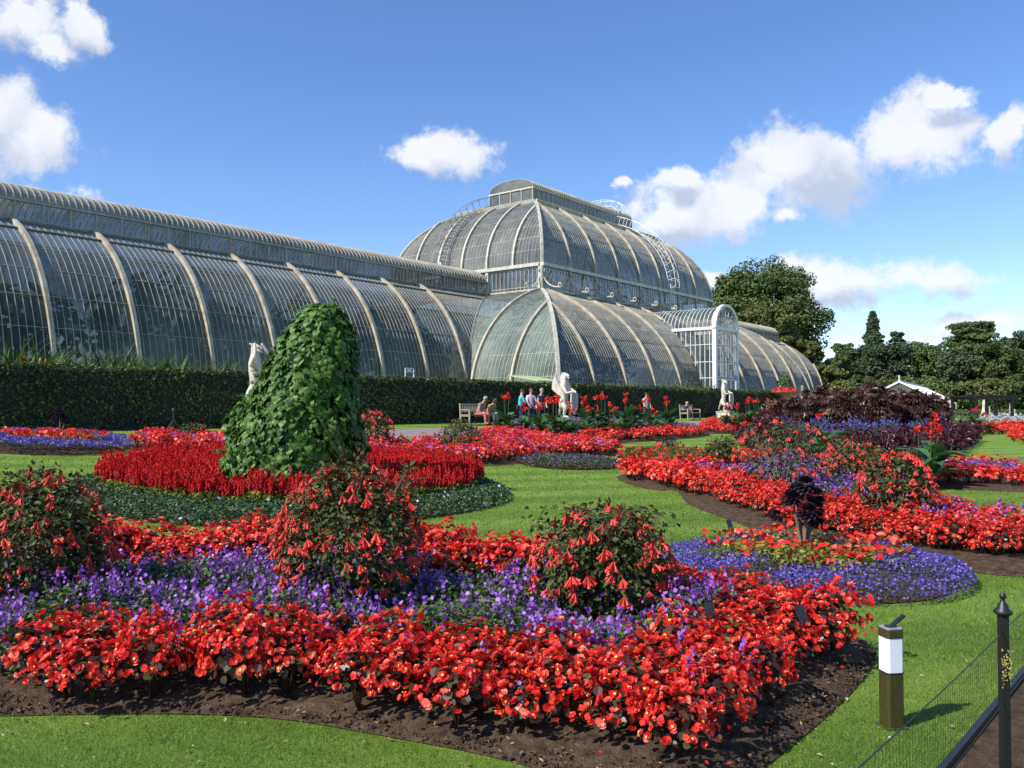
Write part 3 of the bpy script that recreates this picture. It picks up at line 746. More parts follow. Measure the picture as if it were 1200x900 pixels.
# ---------------------------------------------------------------- planting templates
def sph(n, r=rng, up=-.2):
    v = unit(r.normal(size=(n*3, 3))); v = v[v[:, 2] > up][:n]; return v
def begf():
    V = []; F = []
    for i in range(4):
        a = i*PI/2; c, s = math.cos(a), math.sin(a); R_, w = ((.56, .36), (.36, .24))[i % 2]
        for (x, y, z) in ((0, .03, 0), (w, R_*.55, .13), (w*.35, R_*1.0, .2), (-w*.35, R_, .2), (-w, R_*.55, .13)): V.append((x*c-y*s, x*s+y*c, z+.05*(i % 2)))
        k = 5*i; F += [(k, k+1, k+2, k+3), (k, k+3, k+4, k)][:1]+[(k, k+3, k+4)]
    return np.array(V), F
FLOWERB = begf()
def begonia_mesh(seed, nf, nl, R=.20, H=.33, fs=.052, FT=FLOWER4):
    r = np.random.default_rng(seed)
    d = sph(nl, r, -.1); k = len(d); p = d*np.array([R, R, H*.55])*r.uniform(.55, 1.0, (k, 1))+np.array([0, 0, H*.42])
    lf = MB(); lf.add(inst(ROUND[0], p, frames(d+np.array([0, 0, .5])+r.normal(size=d.shape)*.4, r), r.uniform(.035, .06, k)), ROUND[1], 0, r.uniform(0, 1, k)**1.3)
    for i in range(5):
        a = i*1.25+r.uniform(0, .4); lf.tube([(0, 0, -.03), (R*.35*math.cos(a), R*.35*math.sin(a), H*.7)], .007, 4, tint=.2)
    d = sph(nf, r, -.05); k = len(d); p = d*np.array([R, R, H*.58])*r.uniform(.9, 1.15, (k, 1))*(1+.25*r.normal(size=(k, 1))*.4)+np.array([0, 0, H*.45])
    nd = d+np.array([0, 0, .25])+r.normal(size=d.shape)*.35; fr = frames(nd, r)
    fl = MB(); tt = np.clip(r.normal(.45, .28, k), 0, 1); s = r.uniform(.55, 1.3, k)*fs
    if FT is FLOWER4: FT = FLOWERB; big = True
    else: big = False
    fl.add(inst(FT[0], p, fr, s), FT[1], 0, tt)
    if big: fl.add(inst(FLOWERB[0]*.7, p+unit(nd)*.008, frames(nd+r.normal(size=nd.shape)*.3, r), s), FT[1], 0, np.clip(tt+.15, 0, 1))
    sel = r.random(k) < .35
    fl.add(inst(QUADF[0]*.22, (p+unit(nd)*.02)[sel], tuple(q[sel] for q in fr), s[sel]), QUADF[1], 1, r.random(sel.sum()))
    return lf, fl
BEG = []
for i in range(6):
    lf, fl = begonia_mesh(100+i, 105, 110, fs=.046)
    BEG.append((lf.mesh('begonia_leaves', m_begl), fl.mesh('begonia_flowers', [m_begf, m_yel])))
BEG_LOW = [begonia_mesh(200+i, 58, 18, fs=.058, FT=QUADF) for i in range(5)]
def flat(mb):
    """template arrays of a builder: vertices, face groups, tint"""
    V = np.concatenate(mb.V); T = np.concatenate(mb.T); F = []
    for (k, m, s), fs in mb.F.items(): F += [(m, tuple(f)) for f in np.concatenate(fs)]
    return V, F, T
def scatter(mb, tmpl, pos, rot, sc, matoff=0, r=rng):
    V, F, T = tmpl; n = len(pos)
    if n == 0: return
    c, s = np.cos(rot), np.sin(rot); sc = np.broadcast_to(sc, (n,))
    X = V[None, :, 0]*c[:, None]-V[None, :, 1]*s[:, None]; Y = V[None, :, 0]*s[:, None]+V[None, :, 1]*c[:, None]
    P = np.stack([X, Y, np.broadcast_to(V[None, :, 2], X.shape)], -1)*sc[:, None, None]+pos[:, None]
    by = {}
    for m, f in F: by.setdefault(m, []).append(f)
    base = mb.n
    first = True
    for m, fs in by.items():
        if first:
            mb.add(P, fs, m+matoff, np.clip(T[None]+r.normal(0, .06, (n, 1)), 0, 1)); first = False
        else:
            kk = {}
            for f in fs: kk.setdefault(len(f), []).append(f)
            for k, ff in kk.items():
                fa = (base+np.arange(n)[:, None, None]*len(V)+np.asarray(ff)[None]).reshape(-1, k); mb.F.setdefault((k, m+matoff, False), []).append(fa)
# ---------------------------------------------------------------- beds: soil sheets
def soil(name, P, mound=.05, sp=.18, h0=.008, mat=m_soil, rough=.02, **k):
    P = smooth_poly(P, it=2); B = []
    for i in range(len(P)):
        a = P[i]; b = P[(i+1) % len(P)]; n = max(1, int(np.linalg.norm(b-a)/sp))
        for j in range(n): B.append(a+(b-a)*j/n)
    B = np.array(B); q = jitter_grid(P, sp, .25); 
    if len(q): q = q[edge_dist(P, q) > sp*.4]
    allp = np.concatenate([B, q]); nb = len(B)
    r = delaunay_2d_cdt([Vector(p) for p in allp], [(i, (i+1) % nb) for i in range(nb)], [], 1, 1e-5)
    V = np.array([tuple(v) for v in r[0]]); d = edge_dist(P, V)
    z = g(V[:, 0], V[:, 1])+h0+mound*np.clip(d/.5, 0, 1)+rng.uniform(0, rough, len(V))*np.clip(d/.1, 0, 1)
    V3 = np.column_stack([V, z]); F = []
    for f in r[2]:
        a, b, c = V3[f[0]], V3[f[1]], V3[f[2]]
        F.append(tuple(f) if np.cross(b-a, c-a)[2] > 0 else tuple(f[::-1]))
    mb = MB(); mb.add(V3, F, smooth=True)
    return mb.build(name, mat, kind='structure', **k), P
A_soil = poly([(-330, 850), (0, 840), (200, 837), (330, 842), (450, 864), (560, 884), (640, 905), (760, 950), (850, 940), (895, 902), (960, 850), (1010, 802), (1030, 768), (1012, 752), (985, 746), (880, 728), (780, 706), (600, 686), (200, 674), (-330, 684)])
A_pl = poly([(-330, 785), (20, 828), (100, 836), (200, 832), (300, 833), (400, 843), (500, 858), (600, 876), (700, 890), (795, 910), (850, 884), (900, 842), (955, 800), (990, 772), (972, 756), (910, 743), (855, 732), (775, 718), (600, 697), (400, 686), (200, 684), (0, 684), (-330, 692)])
C_pl = poly([(728, 562), (765, 571), (800, 577), (861, 599), (900, 616), (960, 634), (1040, 650), (1140, 660), (1260, 668), (1290, 648), (1200, 632), (1140, 617), (1090, 603), (1064, 588), (1040, 570), (1010, 556), (970, 546), (920, 542), (880, 545), (850, 553), (800, 559), (740, 558)])
C_soil = poly([(716, 561), (765, 576), (795, 574), (803, 592), (861, 611), (900, 630), (960, 648), (1040, 662), (1140, 672), (1260, 682), (1310, 650), (1290, 642), (1200, 626), (1140, 611), (1090, 596), (1068, 582), (1045, 565), (1010, 551), (970, 541), (920, 537), (875, 540), (850, 548), (800, 554), (735, 554)])
D_pl = poly([(1030, 558), (1060, 566), (1110, 570), (1200, 574), (1320, 580), (1320, 560), (1200, 555), (1130, 552), (1060, 552), (1000, 546), (975, 545), (985, 551)])
D_soil = poly([(1030, 563), (1060, 569), (1110, 573), (1200, 577), (1330, 584), (1330, 558), (1200, 552), (1130, 549), (1060, 549), (1000, 543), (970, 542), (985, 552)])
cB = gp(945, 672); RB = 176*.001*cB[1]*1.0
def circ(c, rx, ry=None, n=28, rot=0):
    a = np.arange(n)/n*2*PI; ry = ry or rx
    q = np.column_stack([rx*np.cos(a), ry*np.sin(a)]); cc, ss = math.cos(rot), math.sin(rot)
    return q@np.array([[cc, ss], [-ss, cc]])+c[:2]
B_pl = circ(cB, RB)
cE = gp(331, 574)
E_out = poly([(60, 583), (75, 597), (130, 609), (210, 617), (320, 620), (420, 617), (510, 608), (580, 596), (604, 585), (590, 573), (560, 560), (480, 547), (330, 540), (190, 545), (90, 563)])
E_cel = poly([(112, 577), (165, 588), (240, 597), (330, 600), (420, 598), (500, 590), (548, 582), (566, 573), (556, 562), (520, 552), (430, 546), (330, 543), (200, 545), (128, 560)])
F_pl = poly([(152, 526), (200, 531), (265, 533), (340, 537), (430, 539), (505, 543), (560, 546), (612, 542), (660, 534), (726, 535), (724, 528), (690, 524), (640, 519), (600, 511), (572, 511), (552, 522), (500, 528), (430, 528), (340, 527), (265, 521), (165, 519)])
G_c = gp(52, 525); H_c = gp(667, 545)
I_pl = poly([(585, 506), (640, 517), (700, 521), (740, 518), (826, 512), (826, 506), (790, 500), (740, 497), (660, 496), (600, 497)])
J_pl = poly([(822, 510), (886, 506), (925, 500), (920, 492), (850, 494), (824, 500)])
K_pl = poly([(722, 545), (760, 549), (825, 548), (838, 542), (815, 536), (775, 533), (735, 536)])
E2_pl = poly([(872, 524), (905, 535), (985, 538), (1060, 537), (1112, 532), (1147, 517), (1140, 505), (1090, 498), (980, 496), (880, 498), (862, 508)])
soil('flower_bed_soil', A_soil, .10, .12, rough=.035)
_, CS = soil('flower_bed_soil', C_soil, .08, .25)
soil('flower_bed_soil', D_soil, .05, .3); soil('flower_bed_soil', circ(cB, RB*.9), .06, .2)
soil('flower_bed_soil', E_out*.985+cE[:2]*.015, .05, .35)
def grow(P, d):
    c = P.mean(0); return P+unit(P-c)*d
for P in (F_pl, I_pl, J_pl, E2_pl): soil('flower_bed_soil', grow(P, .25), .05, .5)
soil('flower_bed_soil', K_pl, .04, .5)
soil('flower_bed_soil', circ(G_c, 1.75, 1.45), .04, .4); soil('flower_bed_soil', circ(H_c, 1.25), .04, .4)
# clods, chips and dry stalks on the nearest soil
q = rand_in(A_soil, 3200); q = q[~inside(A_pl*.985+A_pl.mean(0)*.015, q)]; q = q[in_view(q)]; n = len(q)
mb = MB(); V = np.array([[.5, 0, 0], [0, .5, 0], [-.5, 0, 0], [0, -.5, 0], [0, 0, .45]]); FC = [(0, 1, 4), (1, 2, 4), (2, 3, 4), (3, 0, 4)]
hz = .085+.0*q[:, 0]; d = edge_dist(smooth_poly(A_soil), q); hz = .012+.10*np.clip(d/.5, 0, 1)+.012
mb.add(inst(V, np.column_stack([q, g(q[:, 0], q[:, 1])+hz-.004]), frames(np.array([0, 0, 1])+rng.normal(size=(n, 3))*.4), rng.uniform(.006, .04, n)*rng.uniform(.3, 1, n)**1.5), FC, 0)
mb.build('soil_clods', m_soil, label='loose crumbs and clods of earth on the bare edge of the nearest bed', cat='soil', kind='stuff')
mb = MB(); k = n//12; sel = rng.choice(n, k, False)
mb.add(inst(LONG[0], np.column_stack([q, g(q[:, 0], q[:, 1])+hz+.012])[sel], frames(np.array([0, 0, 1])+rng.normal(size=(k, 3))*.3), rng.uniform(.01, .035, k)), LONG[1], 0, rng.random(k))
m_dry = leafmat('dry_litter', [(0, (.16, .10, .05)), (.6, (.34, .25, .14)), (1, (.5, .4, .25))], .8, .1)
mb.build('dry_leaf_litter', m_dry, label='pale dry leaf litter strewn over the bare soil of the nearest bed', cat='litter', kind='stuff')
# fallen petals
k = 60; q2 = q[rng.choice(n, k, False)]; mb = MB()
mb.add(inst(QUADF[0], lift(q2, .13), frames(np.array([0, 0, 1])+rng.normal(size=(k, 3))*.5), rng.uniform(.010, .022, k)), QUADF[1], 0, rng.random(k))
mb.build('fallen_petals', m_begf, label='fallen red petals scattered on the bare soil of the nearest bed', cat='petals', kind='stuff')

# ---------------------------------------------------------------- begonias
beg = []      # x, y, bed, lift
def add_beg(P, bed, sp, keep=None, h=.05, sc=1.0):
    q = jitter_grid(P if bed == 'A' else smooth_poly(P, it=1), sp, .3); q = q[in_view(q, 120)]
    if keep is not None: q = q[keep(q)]
    bk = ((edge_dist(fA2, q, False) < .5) & (q[:, 0] < .4)) if bed == 'A' else np.zeros(len(q), bool)
    for p, b_ in zip(q, bk): beg.append((p[0], p[1], bed, h+.08*b_, sc*(1.22 if b_ else 1)))
fA = poly([(-40, 800), (100, 806), (200, 800), (300, 802), (400, 810), (500, 826), (600, 844), (700, 864), (790, 880), (850, 860), (900, 824), (950, 790), (990, 765)])
fA2 = poly([(972, 756), (910, 743), (855, 732), (775, 718), (600, 697), (400, 686), (200, 684), (0, 684), (-330, 692)])
fA0 = poly([(20, 828), (100, 836), (200, 832), (300, 833), (400, 843), (500, 858), (600, 876), (700, 890), (795, 910), (850, 884), (900, 842), (955, 800), (990, 772), (972, 756)])
def keepA(q):
    d1 = edge_dist(fA0, q, False); d2 = edge_dist(fA2, q, False); px = q[:, 0]/q[:, 1]*1000+600
    return ((d1 < .66) & (px > 34)) | (d2 < .50)
add_beg(A_pl, 'A', .255, keepA, .09)
fC = poly([(728, 562), (800, 577), (861, 599), (900, 616), (960, 634), (1040, 650), (1140, 660), (1260, 668)])
bC = poly([(1290, 648), (1200, 632), (1140, 617), (1090, 603), (1064, 588), (1040, 570), (1010, 556), (970, 546), (920, 542), (880, 545), (850, 553), (800, 559), (740, 558)])
add_beg(C_pl, 'C', .29, lambda q: (edge_dist(fC, q, False) < 1.15) | (edge_dist(bC, q, False) < .7), .07)
fD = poly([(1030, 558), (1060, 566), (1110, 570), (1200, 574), (1320, 580)]); bD = poly([(1320, 560), (1200, 555), (1130, 552), (1060, 552), (1000, 546)])
add_beg(D_pl, 'D', .36, lambda q: (edge_dist(fD, q, False) < 1.1) | (edge_dist(bD, q, False) < .5), .05)
add_beg(F_pl, 'F', .36, None, .04)
I_f = poly([(640, 517), (700, 521), (740, 518), (826, 512)])
add_beg(I_pl, 'I', .42, lambda q: edge_dist(I_f, q, False) < 1.5, .04)
add_beg(J_pl, 'J', .5, lambda q: q[:, 1] > 0, .04)
add_beg(K_pl, 'K', .8, None, .04, .8)
add_beg(poly([(1142, 510), (1215, 509), (1220, 502), (1150, 503)]), 'L', .7, None, .0, 1.5)
add_beg(poly([(1182, 520), (1260, 526), (1260, 510), (1192, 510)]), 'L', .6, None, .0, 1.4)
beg = [b for b in beg]
# remove where bushes stand
BUSH = [  # px, base py, width px, top py
    (42, 742, 172, 574, 'A', 'dark leaved fuchsia hung with red trumpets at the left edge of the nearest bed'),
    (408, 742, 178, 562, 'A', 'tall fuchsia full of red trumpets in the middle of the nearest bed'),
    (703, 752, 178, 612, 'A', 'fuchsia bush with green leaves and dark upright tips at the right of the nearest bed'),
    (1050, 626, 92, 538, 'C', 'round fuchsia bush dotted with red flowers beside the lawn in the right hand bed'),
    (918, 585, 120, 500, 'C', 'broad red flowered fuchsia in the right hand bed behind the black rosette plant'),
    (1000, 575, 70, 520, 'C', 'low fuchsia bush between two larger ones in the right hand bed'),
    (438, 533, 50, 486, 'F', 'upright fuchsia bush with red flowers just right of the leafy green mound'),
    (540, 536, 58, 496, 'F', 'dark low fuchsia bush in the far begonia band left of the cannas'),
    (226, 522, 40, 500, 'F', 'small dark fuchsia bush behind the far begonias left of the green mound'),
    (845, 558, 46, 517, 'C', 'dark leafy bush with few flowers at the left tip of the right hand bed')]
BG = []
for px, py, w, top, bed, lab in BUSH:
    c = gp(px, py); R = w*.00044*c[1]; H = (py-top)*.001*c[1]; BG.append((c, R, H, lab))
CANB = [gp(1090, 572), gp(960, 548), gp(1206, 560)]
def clear(p):
    for c in CANB:
        if (p[0]-c[0])**2+(p[1]-c[1])**2 < .5**2: return False
    for c, R, H, _ in BG:
        if (p[0]-c[0])**2+(p[1]-c[1])**2 < (R*.45)**2: return False
    return True
beg = [b for b in beg if clear(b)]
beg.sort(key=lambda b: b[0]**2+b[1]**2)
BLAB = {'A': ('red begonia clump massed in the edging of the nearest bed', 'red begonias edging the nearest bed'),
        'C': ('red begonia clump in the long right hand bed behind the blue lobelia ring', 'red begonias in the long right hand bed'),
        'D': ('red begonia clump in the bed edge beside the broad leaved canna on the right lawn', 'red begonias around the right lawn'),
        'F': ('red begonia clump in the band behind the leafy green mound', 'red begonias behind the green mound')}
print('begonias', len(beg), {k: sum(1 for b in beg if b[2] == k) for k in 'ACDFIJK'})
protos = []
for lm, fm in BEG: protos.append((lm, fm))
for i, (x, y, bed, h, sc) in enumerate(beg[:300]):
    lm, fm = protos[i % 6]
    o = bpy.data.objects.new('begonia', lm); COL.objects.link(o); f_ = bpy.data.objects.new('flowers', fm); COL.objects.link(f_); f_.parent = o
    o.location = (x, y, float(g(x, y))+h-.02); o.rotation_euler = (0, 0, random.uniform(0, 6.28)); s = sc*random.uniform(.82, 1.12)
    o.scale = (s, s, s*random.uniform(.85, 1.15)); lab, grp = BLAB.get(bed, BLAB['C']); tag(o, lab, 'begonia', grp)
far = beg[300:]; mb = MB()
tm = []
for lf, fl in BEG_LOW:
    V1, F1, T1 = flat(lf); V2, F2, T2 = flat(fl)
    tm.append((np.concatenate([V1, V2]), F1+[(m+1, tuple(i+len(V1) for i in f)) for m, f in F2], np.concatenate([T1, T2])))
fa = np.array([(b[0], b[1], b[3], b[4]) for b in far])
for k in range(5):
    s_ = fa[k::5]
    scatter(mb, tm[k], np.column_stack([s_[:, :2], g(s_[:, 0], s_[:, 1])+s_[:, 2]-.02]), rng.uniform(0, 6.28, len(s_)), s_[:, 3]*rng.uniform(.9, 1.3, len(s_)))
mb.build('distant_begonias', [m_begl, m_begf, m_yel], label='dense bands of red begonias filling the farther flower beds', cat='begonias', kind='stuff')

# ---------------------------------------------------------------- masses of small flowers
def mass(name, pts, fl_mat, leaf_mat, fn, ft, fs, ln, ls, H, hfun=None, sprig=0, lt=LEAF, label=None, cat='flowers', fbias=.2, keep=None):
    """flower carpet: foliage filling the height, flowers towards its top"""
    mb = MB(); P = pts
    hs = (lambda q: np.full(len(q), H)) if hfun is None else hfun
    q = rand_in(P, ln); q = q[in_view(q, 150)]
    if keep is not None: q = q[keep(q)]
    n = len(q); h = hs(q)*rng.uniform(.25, 1, n)**.6
    mb.add(inst(lt[0], lift(q, h), frames(np.array([0, 0, .9])+rng.normal(size=(n, 3))*.55), rng.uniform(.7, 1.3, n)*ls), lt[1], 0, rng.random(n))
    q = rand_in(P, fn); q = q[in_view(q, 150)]
    if keep is not None: q = q[keep(q)]
    # flowers gather in patches
    pt = np.sin(q[:, 0]*5.1+1.3*np.sin(q[:, 1]*3.7))+np.sin(q[:, 1]*6.3+1.7*np.sin(q[:, 0]*4.1)); q = q[pt+rng.normal(0, .9, len(q)) > -.6]
    n = len(q)
    if sprig:
        h = hs(q)*rng.uniform(.8, 1.25, n)
        for j in range(sprig):
            off = rng.normal(0, .012, (n, 2)); a = rng.uniform(0, 6.28, n); nn = np.column_stack([np.cos(a), np.sin(a), rng.uniform(.1, 1.0, n)])
            mb.add(inst(ft[0], lift(q+off, h-j*.022), frames(nn), rng.uniform(.75, 1.25, n)*fs), ft[1], 1, np.clip(rng.normal(.5, .25, n), 0, 1))
    else:
        h = hs(q)*rng.uniform(.82, 1.12, n)
        mb.add(inst(ft[0], lift(q, h), frames(np.array([0, 0, .7])+rng.normal(size=(n, 3))*.6), rng.uniform(.7, 1.3, n)*fs), ft[1], 1, np.clip(rng.normal(.5, .28, n), 0, 1))
    return mb.build(name, [leaf_mat, fl_mat], label=label, cat=cat, kind='stuff')
def wav(H, a=.25): return lambda q: H*(1+a*np.sin(q[:, 0]*3.1+q[:, 1]*2.3)*np.cos(q[:, 1]*4.2-q[:, 0]*1.3))
A_in = smooth_poly(A_pl, it=1)
mass('violet_flowers', A_in, m_pur, m_grn, 340, FLOWER5, .026, 2600, .045, .33, wav(.38, .25), sprig=6, label='violet fan flowers filling the middle of the nearest bed', cat='flowers',
     keep=lambda q: (~keepA(q)) | ((rng.random(len(q)) < .035)))
C_in = smooth_poly(C_pl, it=1)
mass('violet_flowers', C_in, m_pur, m_grn, 120, FLOWER5, .036, 800, .06, .33, wav(.33, .2), sprig=4, label='violet flowers between the red begonias of the long right hand bed', cat='flowers',
     keep=lambda q: (edge_dist(fC, q, False) > .95))
mass('violet_flowers', smooth_poly(F_pl, it=1), m_pur, m_grn, 50, QUADF, .06, 200, .06, .36, None, label='sparse violet flowers showing among the far begonias', cat='flowers')
mass('violet_flowers', smooth_poly(D_pl, it=1), m_pur, m_gry, 90, QUADF, .055, 300, .07, .3, None, label='low violet and grey planting behind the begonias of the right lawn edge', cat='flowers', keep=lambda q: edge_dist(fD, q, False) > 1.1)
def dome_h(c, R, H0, H1, dip=0):
    def f(q):
        d = np.linalg.norm(q-c[:2], axis=1)/R
        return (H0+(H1-H0)*np.sqrt(np.clip(1-d**6, 0, 1)))*(1+.15*np.sin(q[:, 0]*7)*np.sin(q[:, 1]*6))
    return f
rB = lambda q: np.linalg.norm(q-cB[:2], axis=1)/RB
mass('blue_lobelia', B_pl, m_blu, m_gry, 2600, FLOWER5, .021, 5200, .022, .24, dome_h(cB, RB, .03, .24), lt=LONG, label='blue lobelia ring round the bed with the black rosette plant', cat='lobelia', keep=lambda q: (rB(q) > .52+.1*np.sin(np.arctan2(q[:, 1]-cB[1], q[:, 0]-cB[0])*3)))
mass('red_petunias', circ(cB+np.array([.05, .25, 0]), RB*.68), m_begf, m_lime, 150, FLOWER5, .06, 700, .05, .30, wav(.30, .15), label='red petunias and lime leaves in the centre of the blue lobelia ring', cat='petunias')
rG = lambda q: np.linalg.norm((q-G_c[:2])/np.array([2.0, 1.7]), axis=1)
mass('blue_lobelia', circ(G_c, 2.0, 1.7), m_blu, m_gry, 900, QUADF, .035, 1500, .04, .28, dome_h(G_c, 2.1, .05, .32), lt=LONG, label='far left round bed of blue lobelia at the picture edge', cat='lobelia', keep=lambda q: rG(q) > .4)
mass('red_petunias', circ(G_c+np.array([.25, 0, 0]), 1.2, .9), m_begf, m_lime, 170, QUADF, .08, 500, .06, .38, None, label='red petunias in the far left round lobelia bed', cat='petunias')
mass('low_green_carpet', circ(H_c, 1.4), m_pur, m_gry, 60, QUADF, .035, 1500, .05, .2, dome_h(H_c, 1.45, .05, .22), label='low round bed of grey green foliage on the middle lawn', cat='ground cover')
E_o = smooth_poly(E_out, it=1); E_c = smooth_poly(E_cel, it=1)
mass('periwinkle_carpet', E_o, m_lil, m_vin, 3.2, FLOWER5, .06, 1500, .05, .16, lambda q: .06+.12*np.clip(edge_dist(E_o, q)/.3, 0, 1), label='dark green periwinkle carpet with a few lilac flowers ringing the red plumes', cat='ground cover', keep=lambda q: ~inside(E_c*.93+E_c.mean(0)*.07, q))
mass('green_edging', smooth_poly(I_pl, it=1), m_pur, m_grn, 40, QUADF, .06, 250, .08, .3, None, label='green and violet low planting under the row of cannas', cat='ground cover', keep=lambda q: edge_dist(I_f, q, False) > 1.2)
mass('blue_salvia', E2_pl, m_sal, m_grn, 20, QUADF, .055, 150, .14, .75, wav(.75, .3), sprig=5, lt=LONG, label='blue salvia spires between the burgundy edging and the tall bronze shrubs', cat='salvia', keep=lambda q: (edge_dist(E2_pl, q) > 1.5))
# mixed green patch
mass('green_carpet', K_pl, m_begf, m_grn, 14, QUADF, .10, 700, .07, .32, None, label='small green bed with scattered red flowers on the middle lawn', cat='ground cover')

# ---------------------------------------------------------------- celosia plumes
def celosia(seed):
    r = np.random.default_rng(seed); mb = MB()
    for k, (ox, oy, hh) in enumerate([(0, 0, 1)]+[(r.uniform(-.085, .085), r.uniform(-.085, .085), r.uniform(.35, .95)) for _ in range(5)]):
        n = 46; f = r.random(n); z = .20+.27*hh*f; a = r.uniform(0, 6.28, n); rad = .026*(1-f*.9)*np.minimum(1, f*5+.3)+.002
        p = np.column_stack([ox+rad*np.cos(a), oy+rad*np.sin(a), z]); tip = np.column_stack([np.cos(a)*.5, np.sin(a)*.5, np.ones(n)])
        mb.add(inst(LEAF[0]*np.array([.9, 1, 1]), p, frames(np.column_stack([np.cos(a), np.sin(a), .3+0*a]), r, unit(tip), .9), r.uniform(.03, .05, n)), LEAF[1], 0, np.clip(f*.6+r.uniform(0, .4, n), 0, 1))
        mb.tube([(ox*.3, oy*.3, 0), (ox, oy, .2)], .006, 4, mat=1)
    n = 26; a = r.uniform(0, 6.28, n); z = r.uniform(.03, .22, n); p = np.column_stack([np.cos(a)*.05, np.sin(a)*.05, z])
    mb.add(inst(LONG[0]*np.array([1.8, 1, 1]), p, frames(np.column_stack([np.cos(a)*.3, np.sin(a)*.3, 1+0*a]), r, np.column_stack([np.cos(a), np.sin(a), .3+0*a]), .85), r.uniform(.07, .12, n)), LONG[1], 1, r.random(n))
    return mb
CM = [celosia(300+i) for i in range(5)]; CMm = [m.mesh('celosia', [m_cel, m_lime]) for m in CM]
cM = gp(341, 582)
q = jitter_grid(E_c, .17, .35); q = q[np.linalg.norm(q-cM[:2], axis=1) > 1.0]
q = q[np.argsort(q[:, 1])]; print('celosia', len(q))
for i, p in enumerate(q[:300]):
    o = bpy.data.objects.new('celosia', CMm[i % 5]); COL.objects.link(o); s = random.uniform(.85, 1.15)
    o.location = (p[0], p[1], float(g(*p))+.03); o.rotation_euler = (random.uniform(-.08, .08), random.uniform(-.08, .08), random.uniform(0, 6.28)); o.scale = (s, s, s*random.uniform(.9, 1.15))
    tag(o, 'deep red plume flower in the ring round the leafy green mound', 'celosia', 'red celosia plumes in front of the green mound')
mb = MB(); r_ = q[300:]
for k in range(5):
    s_ = r_[k::5]; scatter(mb, flat(CM[k]), lift(s_, .03), rng.uniform(0, 6.28, len(s_)), rng.uniform(.85, 1.15, len(s_)))
mb.build('more_celosia', [m_cel, m_lime], label='red plume flowers standing behind the leafy green mound', cat='celosia', kind='stuff')

